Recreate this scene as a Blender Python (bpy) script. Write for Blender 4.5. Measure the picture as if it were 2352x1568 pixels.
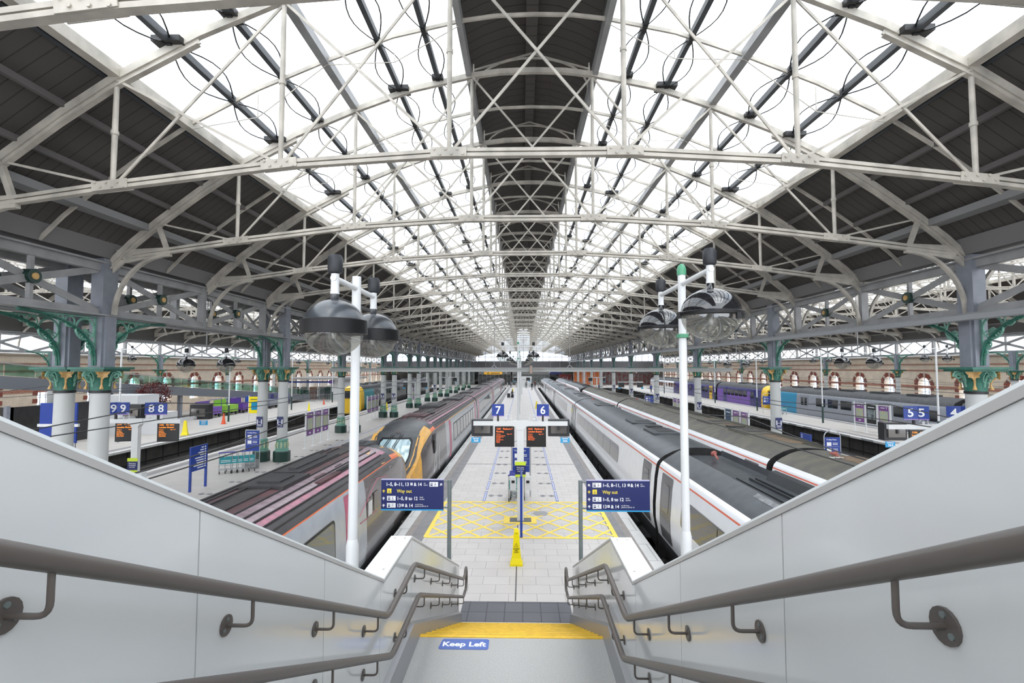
import bpy, bmesh, math, random
from mathutils import Vector, Matrix
random.seed(4)
for o in list(bpy.data.objects): bpy.data.objects.remove(o, do_unlink=True)
scn = bpy.context.scene
COL = scn.collection
PI = math.pi

# ---------------------------------------------------------------- camera, sky, exposure
F, CX, CY, VX, VY = 1140.0, 1176.0, 784.0, 1200.0, 843.0
cam_d = bpy.data.cameras.new('camera'); cam = bpy.data.objects.new('camera', cam_d); COL.objects.link(cam)
cam_d.sensor_width = 36.0; cam_d.sensor_fit = 'HORIZONTAL'; cam_d.lens = F/2352.0*36.0
cam_d.clip_start = 0.05; cam_d.clip_end = 1000
pitch = math.atan((VY-CY)/F); yaw = math.atan((VX-CX)/F)
cam.location = (0, 0, 5.0)
cam.rotation_euler = (PI/2+pitch, 0, yaw)
scn.camera = cam

w = bpy.data.worlds.new('world'); scn.world = w; w.use_nodes = True
wn = w.node_tree.nodes; wl = w.node_tree.links
bg = wn['Background']
tc = wn.new('ShaderNodeTexCoord'); nz = wn.new('ShaderNodeTexNoise'); rp = wn.new('ShaderNodeValToRGB')
nz.inputs['Scale'].default_value = 2.2; nz.inputs['Detail'].default_value = 4
rp.color_ramp.elements[0].position = .35; rp.color_ramp.elements[0].color = (.80, .88, 1, 1)
rp.color_ramp.elements[1].position = .62; rp.color_ramp.elements[1].color = (1, 1, 1, 1)
wl.new(tc.outputs['Generated'], nz.inputs['Vector']); wl.new(nz.outputs['Fac'], rp.inputs['Fac']); wl.new(rp.outputs['Color'], bg.inputs['Color'])
bg.inputs['Strength'].default_value = 3.1
sun_d = bpy.data.lights.new('overcast_sun', 'SUN'); sun_d.energy = 1.2; sun_d.angle = math.radians(40); sun_d.color = (1, .98, .95)
sun = bpy.data.objects.new('overcast_sun', sun_d); COL.objects.link(sun); sun.rotation_euler = (math.radians(28), math.radians(12), 0)
scn.view_settings.view_transform = 'Standard'; scn.view_settings.look = 'None'
scn.view_settings.gamma = 1.0; scn.view_settings.use_curve_mapping = False
scn.view_settings.exposure = 0.25

# ---------------------------------------------------------------- materials
MATS = {}
def mat(name, c, rough=.55, metal=0, var=0, vscale=3.0, emit=0, spec=.5, bump=0, c2=None, coat=0):
    if name in MATS: return MATS[name]
    m = bpy.data.materials.new(name); m.use_nodes = True; MATS[name] = m
    nt = m.node_tree; b = nt.nodes['Principled BSDF']
    b.inputs['Base Color'].default_value = (*c, 1); b.inputs['Roughness'].default_value = rough
    b.inputs['Metallic'].default_value = metal; b.inputs['Specular IOR Level'].default_value = spec
    if coat: b.inputs['Coat Weight'].default_value = coat; b.inputs['Coat Roughness'].default_value = .06
    if emit:
        b.inputs['Emission Color'].default_value = (*c, 1); b.inputs['Emission Strength'].default_value = emit
    if var or c2:
        t = nt.nodes.new('ShaderNodeTexCoord'); n = nt.nodes.new('ShaderNodeTexNoise'); r = nt.nodes.new('ShaderNodeValToRGB')
        n.inputs['Scale'].default_value = vscale; n.inputs['Detail'].default_value = 6
        d = c2 if c2 else tuple(x*(1-var) for x in c); u = c if c2 else tuple(min(1, x*(1+var*.5)) for x in c)
        r.color_ramp.elements[0].position = .35; r.color_ramp.elements[0].color = (*d, 1)
        r.color_ramp.elements[1].position = .68; r.color_ramp.elements[1].color = (*u, 1)
        nt.links.new(t.outputs['Object'], n.inputs['Vector']); nt.links.new(n.outputs['Fac'], r.inputs['Fac'])
        nt.links.new(r.outputs['Color'], b.inputs['Base Color'])
        if bump:
            bp = nt.nodes.new('ShaderNodeBump'); bp.inputs['Strength'].default_value = bump; bp.inputs['Distance'].default_value = .01
            nt.links.new(n.outputs['Fac'], bp.inputs['Height']); nt.links.new(bp.outputs['Normal'], b.inputs['Normal'])
    return m
def brickmat(name, c1, c2, mortar, bw, bh, rough=.7, rot=None, mort=.012, noise=.12, axes=None, offset=.5, spec=.3):
    m = bpy.data.materials.new(name); m.use_nodes = True; MATS[name] = m
    nt = m.node_tree; b = nt.nodes['Principled BSDF']; b.inputs['Roughness'].default_value = rough; b.inputs['Specular IOR Level'].default_value = spec
    t = nt.nodes.new('ShaderNodeTexCoord'); br = nt.nodes.new('ShaderNodeTexBrick')
    src = t.outputs['Object']
    if axes:   # reorder axes
        sp = nt.nodes.new('ShaderNodeSeparateXYZ'); cb = nt.nodes.new('ShaderNodeCombineXYZ')
        nt.links.new(src, sp.inputs[0])
        nt.links.new(sp.outputs[axes[0]], cb.inputs[0]); nt.links.new(sp.outputs[axes[1]], cb.inputs[1]); src = cb.outputs[0]
    nt.links.new(src, br.inputs['Vector'])
    br.offset = offset
    br.inputs['Color1'].default_value = (*c1, 1); br.inputs['Color2'].default_value = (*c2, 1); br.inputs['Mortar'].default_value = (*mortar, 1)
    br.inputs['Scale'].default_value = 1; br.inputs['Mortar Size'].default_value = mort; br.inputs['Brick Width'].default_value = bw; br.inputs['Row Height'].default_value = bh
    br.inputs['Mortar Smooth'].default_value = .1
    n = nt.nodes.new('ShaderNodeTexNoise'); n.inputs['Scale'].default_value = 1.4; n.inputs['Detail'].default_value = 8
    nt.links.new(t.outputs['Object'], n.inputs['Vector'])
    mp = nt.nodes.new('ShaderNodeMapRange'); mp.inputs[3].default_value = 1-noise; mp.inputs[4].default_value = 1+noise*.6
    nt.links.new(n.outputs['Fac'], mp.inputs[0])
    mx = nt.nodes.new('ShaderNodeMix'); mx.data_type = 'RGBA'; mx.blend_type = 'MULTIPLY'; mx.inputs[0].default_value = 1
    nt.links.new(br.outputs['Color'], mx.inputs[6]); nt.links.new(mp.outputs[0], mx.inputs[7]); nt.links.new(mx.outputs[2], b.inputs['Base Color'])
    return m
def glassmat(name, tint=(.93, .96, 1), gloss=.12, rough=.02):
    m = bpy.data.materials.new(name); m.use_nodes = True; MATS[name] = m
    nt = m.node_tree; nt.nodes.remove(nt.nodes['Principled BSDF']); out = nt.nodes['Material Output']
    a = nt.nodes.new('ShaderNodeBsdfTransparent'); a.inputs[0].default_value = (*tint, 1)
    g = nt.nodes.new('ShaderNodeBsdfGlossy'); g.inputs['Roughness'].default_value = rough
    x = nt.nodes.new('ShaderNodeMixShader'); x.inputs[0].default_value = gloss
    nt.links.new(a.outputs[0], x.inputs[1]); nt.links.new(g.outputs[0], x.inputs[2]); nt.links.new(x.outputs[0], out.inputs[0])
    return m
def planks(name, c1, c2, width, axis='Y', rough=.8):
    m = bpy.data.materials.new(name); m.use_nodes = True; MATS[name] = m
    nt = m.node_tree; b = nt.nodes['Principled BSDF']; b.inputs['Roughness'].default_value = rough; b.inputs['Specular IOR Level'].default_value = .2
    t = nt.nodes.new('ShaderNodeTexCoord'); wv = nt.nodes.new('ShaderNodeTexWave'); wv.bands_direction = axis
    wv.wave_profile = 'SAW'; wv.inputs['Scale'].default_value = 1/width/ (20/ (2*PI)) * 1.0 if False else 0.3142/width
    r = nt.nodes.new('ShaderNodeValToRGB'); r.color_ramp.interpolation = 'LINEAR'
    r.color_ramp.elements[0].position = 0; r.color_ramp.elements[0].color = (*c2, 1)
    r.color_ramp.elements[1].position = .12; r.color_ramp.elements[1].color = (*c1, 1)
    nt.links.new(t.outputs['Object'], wv.inputs['Vector']); nt.links.new(wv.outputs['Fac'], r.inputs['Fac']); nt.links.new(r.outputs['Color'], b.inputs['Base Color'])
    return m

CREAM = mat('cream_paint', (.47, .435, .375), .5, var=.28, vscale=2)
STEEL = mat('grey_painted_iron', (.31, .31, .31), .5, var=.2, vscale=1.5)
PIER = mat('blue_grey_iron', (.22, .235, .27), .5, var=.12)
DARKST = mat('dark_purlin_steel', (.05, .055, .062), .5)
BLACK = mat('black_rubber', (.012, .012, .013), .45)
GREEN = mat('green_cast_iron', (.035, .16, .115), .4, var=.3, vscale=4)
LGREEN = mat('pale_green_iron', (.16, .36, .28), .45, var=.2, vscale=6)
GOLD = mat('gold_leaf_paint', (.62, .38, .14), .45, var=.25, vscale=8)
DGREEN = mat('dark_green_base', (.015, .045, .035), .35)
SHAFT = mat('pale_grey_shaft', (.52, .53, .52), .45, var=.05, vscale=1)
WHITEP = mat('white_gloss_paint', (.70, .71, .71), .3, var=.03)
PANEL = mat('enamel_wall_panel', (.66, .67, .665), .12, var=.025, vscale=.8, spec=.62)
CAP = mat('white_coping', (.80, .83, .83), .3)
TRIMG = mat('grey_aluminium_trim', (.46, .445, .43), .45)
SKIRT = mat('grey_stringer', (.25, .25, .26), .3, spec=.5)
RAILM = mat('grey_brown_rail_coating', (.105, .09, .08), .38)
CONC = mat('landing_concrete', (.43, .425, .41), .8, var=.16, vscale=85, bump=.12)
YEL = mat('yellow_nosing', (.83, .50, .035), .6, var=.12, vscale=12)
HATCH = mat('yellow_floor_paint', (.92, .68, .10), .6, var=.06, vscale=8)
TACT = brickmat('slate_tactile_paving', (.13, .13, .145), (.15, .15, .165), (.08, .08, .09), .37, .4, .6, offset=0)
PAVE = brickmat('pale_paving_slabs', (.545, .51, .485), (.58, .545, .52), (.30, .285, .275), .62, .45, .48, mort=.006, noise=.10)
PAVE2 = brickmat('dusty_paving_slabs', (.46, .43, .40), (.49, .46, .43), (.33, .31, .29), .9, .6, .5, mort=.006, noise=.12)
COPING = brickmat('white_edge_stones', (.62, .61, .59), (.66, .65, .63), (.3, .3, .3), .5, 1.2, .6, mort=.012)
EDGEG = mat('grey_edge_band', (.22, .215, .22), .6, var=.15, vscale=2)
EDGEB = mat('brown_edge_band', (.30, .265, .25), .65, var=.12, vscale=3)
PITW = brickmat('sooty_pit_wall', (.035, .033, .03), (.06, .055, .05), (.012, .012, .012), 1.5, 1.0, .9, axes=(1, 2), mort=.06, noise=.6, offset=0)
BALL = mat('dark_ballast', (.028, .027, .026), .95, var=.7, vscale=30, bump=.6)
RAILST = mat('running_rail', (.22, .2, .19), .35, metal=.7)
SLEEP = mat('sleeper_concrete', (.10, .095, .09), .9, var=.3)
BRICK = brickmat('cream_brick', (.74, .61, .47), (.80, .67, .53), (.58, .50, .41), .5, .09, .9, axes=(1, 2), mort=.012, noise=.28)
REDB = brickmat('red_brick', (.32, .085, .05), (.42, .14, .09), (.5, .38, .3), .25, .12, .9, axes=(1, 2), mort=.015, noise=.2)
VOUS = mat('red_voussoir', (.33, .085, .055), .9, var=.4, vscale=7, c2=(.17, .06, .045))
STONE = mat('pale_sill_stone', (.5, .43, .36), .9)
DECK = planks('dark_roof_boarding', (.085, .078, .072), (.03, .027, .025), .32, 'Y')
RIDGE = planks('dark_ridge_boarding', (.10, .092, .085), (.035, .03, .028), .45, 'Y')
GLASS = glassmat('roof_glass', (.95, .98, 1), .06)
WGLASS = glassmat('window_glass', (.93, .96, 1), .1)
BOWL = glassmat('lamp_bowl_glass', (.80, .80, .76), .2, .05)
_n = BOWL.node_tree; _d = _n.nodes.new('ShaderNodeBsdfTranslucent'); _d.inputs[0].default_value = (.75, .75, .72, 1); _x = _n.nodes.new('ShaderNodeMixShader'); _x.inputs[0].default_value = .22
_o = _n.nodes['Material Output']; _l = _o.inputs[0].links[0].from_socket; _n.links.new(_l, _x.inputs[1]); _n.links.new(_d.outputs[0], _x.inputs[2]); _n.links.new(_x.outputs[0], _o.inputs[0])
GREENG = glassmat('green_balustrade_glass', (.55, .78, .7), .2, .05)
DOME1 = mat('weathered_grey_dome', (.045, .05, .058), .28, var=.3, vscale=3, spec=.8)
DOME2 = mat('polished_black_dome', (.012, .012, .014), .06, spec=1)
RUB = mat('black_lamp_rim', (.006, .006, .007), .38, spec=.3)
CAN = mat('black_ballast_canister', (.017, .019, .023), .5)
REFL = mat('lamp_reflector', (.55, .55, .55), .3, metal=.8)
NAVY = mat('navy_sign_face', (.014, .022, .115), .35)
ROYAL = mat('royal_blue_sign', (.012, .045, .28), .4)
SKYB = mat('sky_blue_edge', (.03, .33, .62), .4)
LILAC = mat('lilac_edge', (.30, .20, .50), .4)
SIGNW = mat('sign_white', (.85, .85, .85), .5)
SIGNY = mat('sign_yellow', (.85, .68, .05), .5)
LIME = mat('lime_band', (.60, .75, .04), .5)
GALV = mat('galvanised_post', (.20, .235, .235), .45, metal=.3, var=.15)
YPL = mat('yellow_plastic', (.88, .72, .0), .35)
OPL = mat('orange_plastic', (.75, .11, .04), .5)
LEDB = mat('led_board_black', (.010, .009, .009), .35)
LED = mat('orange_led', (1, .16, .03), .5, emit=1.6)
LED2 = mat('orange_led_left', (1, .28, .02), .5, emit=1.6)
PURP = mat('purple_poster', (.20, .07, .26), .5)
MAPY = mat('poster_map', (.52, .46, .22), .6, c2=(.35, .45, .42), vscale=5)
MAPG = mat('poster_photo', (.33, .38, .38), .6, c2=(.04, .05, .06), vscale=3)
MIRB = mat('mirror_box_black', (.02, .02, .022), .4)
MIRR = mat('mirror_glass', (.12, .11, .10), .08, spec=.8)
CYANP = mat('teal_panel', (.02, .25, .28), .4)
TROL = mat('trolley_steel', (.5, .52, .54), .3, metal=.7)
BLUEP = mat('blue_handle', (.03, .04, .35), .4)
# trains
V_SIL = mat('train_silver', (.42, .44, .46), .25, var=.08, coat=.3)
V_GRY = mat('train_dark_grey', (.14, .135, .14), .28, var=.12, coat=.3)
V_BRN = mat('train_brown_grey', (.115, .095, .093), .22, var=.25, vscale=1.2, coat=.4)
V_CAP = mat('train_slate_cap', (.05, .055, .062), .4, var=.25)
V_RF = mat('grimy_maroon_roof', (.055, .045, .048), .5, c2=(.11, .045, .05), vscale=1.2)
V_RFD = mat('grimy_dark_roof', (.05, .045, .047), .5, var=.3, vscale=2)
V_PNK = mat('train_pink', (.52, .10, .18), .3, var=.12)
V_PNR = mat('faded_pink_roof', (.42, .13, .19), .35, c2=(.25, .11, .15), vscale=6)
V_PAL = mat('pale_rose_roof', (.34, .26, .29), .3, c2=(.21, .15, .17), vscale=6)
V_YEL = mat('train_yellow_end', (.80, .42, .07), .4, var=.25, vscale=4, c2=(.62, .36, .12))
V_ORL = mat('orange_cantrail', (.75, .16, .05), .4)
V_WHT = mat('train_white_line', (.7, .7, .7), .4)
V_BEI = mat('window_surround', (.17, .15, .14), .3)
V_GLS = mat('train_window_glass', (.12, .13, .12), .03, spec=.9)
V_SCR = mat('windscreen_glass', (.33, .46, .5), .05, spec=1)
UNDER = mat('underframe', (.018, .017, .017), .8, var=.5, vscale=5)
P_WHT = mat('pendolino_white', (.82, .83, .85), .22, var=.03, coat=.4)
P_SHO = mat('pendolino_shoulder', (.84, .85, .87), .25, coat=.3)
P_ROF = mat('pendolino_slate_roof', (.05, .057, .066), .38, var=.3, vscale=2.5)
P_OLV = mat('olive_grimy_roof', (.155, .145, .11), .6, c2=(.10, .095, .085), vscale=2)
P_BRN = mat('brown_rusty_roof', (.22, .155, .10), .8, var=.3)
P_RED = mat('coral_line', (.72, .15, .08), .4)
P_DOOR = mat('grey_door', (.10, .10, .105), .2, spec=.5)
P_WIN = mat('grey_tinted_strip', (.09, .09, .09), .06, spec=.7)
T_BLUE = mat('train_bright_blue', (.01, .24, .42), .3)
T_NAVY = mat('train_navy', (.03, .025, .16), .3)
T_PURP = mat('train_purple', (.17, .07, .38), .35)
T_TEAL = mat('teal_blue', (.02, .28, .33), .3)
T_GRY = mat('train_mid_grey', (.27, .285, .32), .3, var=.05)
T_DGL = mat('dark_glass', (.02, .022, .026), .06, spec=.9)
T_ROF = mat('dark_train_roof', (.05, .052, .056), .6, var=.3)
T_YEL = mat('bright_yellow_front', (.80, .50, .03), .4)

# ---------------------------------------------------------------- mesh builder
class MB:
    def __init__(s): s.v = []; s.f = []; s.m = []
    def add(s, vs, fs, mi=0):
        n = len(s.v); s.v += [tuple(p) for p in vs]
        for f in fs: s.f.append(tuple(i+n for i in f)); s.m.append(mi)
        return s
    def box(s, a, b, mi=0):
        x0, y0, z0 = [min(p, q) for p, q in zip(a, b)]; x1, y1, z1 = [max(p, q) for p, q in zip(a, b)]
        return s.add([(x0,y0,z0),(x1,y0,z0),(x1,y1,z0),(x0,y1,z0),(x0,y0,z1),(x1,y0,z1),(x1,y1,z1),(x0,y1,z1)],
              [(0,3,2,1),(4,5,6,7),(0,1,5,4),(1,2,6,5),(2,3,7,6),(3,0,4,7)], mi)
    def cbox(s, c, d, mi=0):
        return s.box([c[i]-d[i]/2 for i in range(3)], [c[i]+d[i]/2 for i in range(3)], mi)
    def beam(s, p, q, w, h, mi=0, up=(0, 0, 1)):
        p = Vector(p); q = Vector(q); d = (q-p).normalized(); u = Vector(up)
        if abs(d.dot(u)) > .98: u = Vector((0, 1, 0))
        r = d.cross(u).normalized(); u = r.cross(d).normalized(); vs = []
        for e in (p, q):
            for a, b in ((-1,-1),(1,-1),(1,1),(-1,1)): vs.append(e+r*a*w/2+u*b*h/2)
        return s.add(vs, [(0,1,2,3),(7,6,5,4),(0,4,5,1),(1,5,6,2),(2,6,7,3),(3,7,4,0)], mi)
    def tube(s, pts, r, n=8, mi=0, closed=False, flat=None):
        pts = [Vector(p) for p in pts]; N = len(pts); rs = r if isinstance(r, (list, tuple)) else [r]*N
        vs = []; prev = None
        for i, p in enumerate(pts):
            if closed: d = (pts[(i+1) % N]-pts[i-1])
            else: d = pts[min(i+1, N-1)]-pts[max(i-1, 0)]
            d.normalize()
            if prev is None:
                u = Vector((0, 0, 1)) if abs(d.z) < .9 else Vector((1, 0, 0))
                a = d.cross(u).normalized()
            else:
                a = (prev - d*prev.dot(d)).normalized()
            prev = a; b = d.cross(a)
            for k in range(n):
                t = 2*PI*k/n
                vs.append(p+a*math.cos(t)*rs[i]+b*math.sin(t)*rs[i])
        fs = []
        for i in range(N if closed else N-1):
            for k in range(n):
                j = (i+1) % N
                fs.append((i*n+k, i*n+(k+1) % n, j*n+(k+1) % n, j*n+k))
        if not closed:
            fs.append(tuple(range(n))[::-1]); fs.append(tuple((N-1)*n+k for k in range(n)))
        return s.add(vs, fs, mi)
    def lathe(s, prof, c=(0, 0, 0), n=24, mi=0, axis='Z', cap=True, ph=0):
        vs = []
        for r, z in prof:
            for k in range(n):
                t = 2*PI*k/n+ph
                if axis == 'Z': p = (c[0]+r*math.cos(t), c[1]+r*math.sin(t), c[2]+z)
                elif axis == 'Y': p = (c[0]+r*math.cos(t), c[1]+z, c[2]+r*math.sin(t))
                else: p = (c[0]+z, c[1]+r*math.cos(t), c[2]+r*math.sin(t))
                vs.append(p)
        fs = [(i*n+k, i*n+(k+1) % n, (i+1)*n+(k+1) % n, (i+1)*n+k) for i in range(len(prof)-1) for k in range(n)]
        if cap: fs.append(tuple(range(n))[::-1]); fs.append(tuple((len(prof)-1)*n+k for k in range(n)))
        return s.add(vs, fs, mi)
    def prism(s, poly, a, b, axis='Y', mi=0):
        n = len(poly)
        def P(u, v, t):
            return (u, t, v) if axis == 'Y' else ((t, u, v) if axis == 'X' else (u, v, t))
        vs = [P(u, v, a) for u, v in poly]+[P(u, v, b) for u, v in poly]
        return s.add(vs, [tuple(range(n)), tuple(range(n, 2*n))[::-1]]+[(i, i+n, (i+1) % n+n, (i+1) % n) for i in range(n)], mi)
    def xf(s, M):
        s.v = [tuple(M @ Vector(p)) for p in s.v]; return s
    def join(s, o):
        n = len(s.v); s.v += o.v; s.f += [tuple(i+n for i in f) for f in o.f]; s.m += o.m; return s
    def mesh(s, name, mats, smooth=None):
        me = bpy.data.meshes.new(name); me.from_pydata(s.v, [], s.f)
        for m in (mats if isinstance(mats, (list, tuple)) else [mats]): me.materials.append(m)
        me.polygons.foreach_set('material_index', s.m); me.update()
        bm = bmesh.new(); bm.from_mesh(me); bmesh.ops.recalc_face_normals(bm, faces=bm.faces)
        if smooth:
            for f in bm.faces: f.smooth = True
            for e in bm.edges:
                if len(e.link_faces) != 2 or e.calc_face_angle(0) > math.radians(smooth): e.smooth = False
        bm.to_mesh(me); bm.free(); return me
def obj(name, mb, mats, parent=None, smooth=None, loc=None):
    me = mb.mesh(name, mats, smooth) if isinstance(mb, MB) else mb
    o = bpy.data.objects.new(name, me); COL.objects.link(o)
    if parent: o.parent = parent
    if loc: o.location = loc
    return o
def tag(o, label=None, cat=None, group=None, kind=None):
    if label: o['label'] = label
    if cat: o['category'] = cat
    if group: o['group'] = group
    if kind: o['kind'] = kind
    return o
def thing(name, label, cat, loc=(0, 0, 0), rz=0, group=None):
    o = bpy.data.objects.new(name, None); COL.objects.link(o); o.location = loc; o.rotation_euler = (0, 0, rz); o.empty_display_size = .2
    return tag(o, label, cat, group)
def struct(name, mb, mats, smooth=None):
    o = obj(name, mb, mats, None, smooth); o['kind'] = 'structure'; return o
KIDS = {}
def dup(root, loc, rz=0, label=None, group=None, sc=None):
    r = root.copy(); COL.objects.link(r); r.location = loc; r.rotation_euler = (0, 0, rz)
    if sc: r.scale = sc
    if label: r['label'] = label
    if group: r['group'] = group
    for ch in root.children:
        c = ch.copy(); COL.objects.link(c); c.parent = r
        for g in ch.children:
            d = g.copy(); COL.objects.link(d); d.parent = c
    return r
ORD = ['nearest', 'second', 'third', 'fourth', 'fifth', 'sixth', 'seventh', 'eighth', 'ninth', 'tenth', 'eleventh', 'twelfth', 'thirteenth', 'fourteenth', 'fifteenth', 'sixteenth', 'seventeenth', 'eighteenth', 'nineteenth', 'twentieth', 'twenty-first', 'twenty-second', 'twenty-third', 'twenty-fourth', 'twenty-fifth', 'twenty-sixth', 'twenty-seventh', 'twenty-eighth', 'twenty-ninth', 'thirtieth', 'thirty-first', 'thirty-second']
def text_mesh(txt, size, mats, name='lettering', align='LEFT', bold=0.0, ext=.002, sx=1):
    c = bpy.data.curves.new('t', 'FONT'); c.body = txt; c.size = size; c.align_x = align; c.extrude = ext; c.offset = bold
    c.resolution_u = 3
    o = bpy.data.objects.new('t', c); COL.objects.link(o)
    bpy.context.view_layer.update()
    me = bpy.data.meshes.new_from_object(o.evaluated_get(bpy.context.evaluated_depsgraph_get()))
    bpy.data.objects.remove(o, do_unlink=True); bpy.data.curves.remove(c)
    me.materials.clear(); me.name = name
    for m in (mats if isinstance(mats, list) else [mats]): me.materials.append(m)
    return me
def text_mb(mb, txt, size, x, z, y=0, mi=0, align='LEFT', bold=0.0, face='-Y', sx=1.0, ext=.002):
    """adds upright lettering to a builder: face -Y reads from low Y; '+X'/'-X' read from that side; 'Z' lies flat"""
    me = text_mesh(txt, size, [], align=align, bold=bold, ext=ext)
    vs = []
    for v in me.vertices:
        a, b, d = v.co.x*sx, v.co.y, v.co.z
        if face == '-Y': vs.append((x+a, y-d, z+b))
        elif face == '+X': vs.append((y+d, x+a, z+b))
        elif face == '-X': vs.append((y-d, x-a, z+b))
        else: vs.append((x+a, z+b, y+d))
    mb.add(vs, [tuple(p.vertices) for p in me.polygons], mi)
    bpy.data.meshes.remove(me)
    return mb
def arc(cx, cz, r, a0, a1, n=12):
    return [(cx+r*math.cos(a0+(a1-a0)*i/n), cz+r*math.sin(a0+(a1-a0)*i/n)) for i in range(n+1)]

# ================================================================ THE SETTING
Y0, Y1 = -14.0, 140.2
T = 4.64; YT0 = 14.9
def slab(x0, x1, y0, y1, z0, z1, name, m):
    return struct(name, MB().box((x0, y0, z0), (x1, y1, z1)), m)
PEND = 122.0
# island platforms and the concourse
def platform(name, x0, x1, y0=Y0, y1=PEND, m=PAVE, left=True, right=True):
    struct(name, MB().box((x0+(.95 if left else 0), y0, -.3), (x1-(.95 if right else 0), y1, 0)), m)
    for on, s, e in ((left, 1, x0), (right, -1, x1)):
        if not on: continue
        struct('platform_edge_coping', MB().box((e, y0, -.14), (e+s*.34, y1, .0)), COPING)
        struct('platform_edge_band', MB().box((e+s*.34, y0, -.3), (e+s*.55, y1, 0)), EDGEB)
        struct('platform_tactile_band', MB().box((e+s*.55, y0, -.3), (e+s*.95, y1, 0)), EDGEG)
        struct('wall_platform_pit', MB().box((e+s*.12, y0, -1.25), (e+s*.32, y1, -.14)), PITW)
platform('platform_paving', -3.85, 3.6)
platform('platform_paving', -18.2, -10.2, m=PAVE2)
platform('platform_paving', 10.2, 18.5, m=PAVE2)
platform('platform_paving', 24.0, 29.7, m=PAVE2)
platform('platform_paving', -39.4, -23.9, m=PAVE2, left=False)
slab(36.2, 39.4, Y0, 140, -.3, 0, 'platform_paving', PAVE2)
slab(-39.4, 39.4, PEND, 152, -.3, 0.0, 'floor', PAVE2)
slab(-40, 40, Y0, 152, -1.5, -1.22, 'track_bed', BALL)
for (a, b) in ((-10.2, -3.85), (-23.9, -18.2), (3.6, 10.2), (18.5, 24.0), (29.7, 36.2)):
    struct('wall_buffer_end', MB().box((a, PEND-.2, -1.25), (b, PEND+.05, -.05)), PITW)
# rails and sleepers
TRK = [-8.7, -5.3, 5.3, 8.62, -21.6, 21.4, 31.2, 34.4]
for i, x in enumerate(TRK):
    o = thing('railway_track', ['empty track between the platform 7 train and the left columns', 'track under the maroon-roofed train', 'track under the nearer white train', 'track under the olive-roofed train',
        'sunken track left of the left column platform', 'sunken track right of the right column platform', 'track under the far right trains by the brick wall', 'outer track closest to the right brick wall'][i], 'track', (x, 0, -1.22))
    for s in (-.7175-.035, .7175+.035):
        obj('rail', MB().box((s-.035, Y0, .15), (s+.035, PEND-.3, .305)).box((s-.07, Y0, .13), (s+.07, PEND-.3, .15)), RAILST, o)
    b = MB(); y = Y0
    while y < PEND-1: b.box((-1.25, y, -.02), (1.25, y+.25, .13)); y += .75
    obj('sleepers', b, SLEEP, o)['kind'] = 'stuff'
# yellow hatched box on the central platform
def hatch(xa, xb, ya, yb, dx=.98, dy=1.28, w=.095):
    m = MB(); zc = [.004]
    def quad(p, q, ww=w):
        zc[0] += .0001; z = zc[0]
        p = Vector((*p, 0)); q = Vector((*q, 0)); d = (q-p).normalized(); r = Vector((-d.y, d.x, 0))*ww/2
        m.add([(*(p+r).xy, z), (*(p-r).xy, z), (*(q-r).xy, z), (*(q+r).xy, z)], [(0, 1, 2, 3)])
    def clip(x0, y0_, k):
        # line y=y0+k(x-x0) clipped
        pts = []
        for X in (xa, xb):
            Y = y0_+k*(X-x0)
            if ya <= Y <= yb: pts.append((X, Y))
        for Y in (ya, yb):
            X = x0+(Y-y0_)/k
            if xa < X < xb: pts.append((X, Y))
        if len(pts) >= 2:
            pts.sort(); quad(pts[0], pts[-1])
    k = dy/dx; n = int((xb-xa)/dx)+6
    for i in range(-n, n*2):
        clip(xa+i*dx, ya, k); clip(xa+i*dx, ya, -k)
    for p, q in (((xa, ya), (xb, ya)), ((xb, ya), (xb, yb)), ((xb, yb), (xa, yb)), ((xa, yb), (xa, ya))): quad(p, q, .13)
    return m
hb = hatch(-2.87, 2.75, 14.85, 18.7, .82, .96)
hb.box((-.62, 16.15, .005), (.45, 16.9, .013))
tag(obj('hatched_box_marking', hb, HATCH), 'yellow criss-cross hatched box painted on the central platform floor', 'floor marking')
tag(obj('manhole_cover', MB().box((-.42, 16.3, .0), (.28, 16.75, .018)), mat('cover_grey', (.13, .13, .13), .5, var=.3, vscale=20)), 'square grey metal cover plate around the foot of the central sign post', 'cover')
tag(obj('drain_cover', MB().lathe([(.28, .002), (.28, .008)], (.62, 17.3, 0), 6), mat('drain_grey', (.3, .3, .3), .5)), 'dark-outlined drain lid just behind the hatched box, right of centre', 'cover')
obj('central_floor_joint', MB().box((-.17, 10.9, .0), (-.14, 16.2, .004)), mat('joint_dark', (.12, .11, .11), .8))['kind'] = 'structure'
obj('cross_floor_joint', MB().box((-2.9, 25.9, .0), (2.65, 25.97, .004)), mat('joint_dark', (.12, .11, .11), .8))['kind'] = 'structure'
# blue dashed keep-apart lines and floor stickers
LINEB = mat('blue_floor_tape', (.12, .17, .42), .5)
def keepline(x, y0, y1, x2=None, label=''):
    x2 = x if x2 is None else x2
    b = MB(); y = y0
    while y < y1:
        t = (y-y0)/(y1-y0); xx = x+(x2-x)*t
        b.box((xx-.05, y, .003), (xx+.05, y+1.5, .006), 0)
        for k in range(12): b.box((xx-.022, y+.1+k*.11, .0065), (xx+.022, y+.16+k*.11, .0075), 1)
        y += 1.78
    tag(obj('queue_line', b, [LINEB, SIGNW]), label, 'floor marking')
keepline(-1.45, 18.8, 118, label='blue and white dashed queue tape on the platform left of the centre posts')
keepline(1.3, 18.8, 118, label='blue and white dashed queue tape on the platform right of the centre posts')
keepline(-12.0, 14, 100, label='blue and white dashed tape on the floor beside the left column row')
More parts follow.
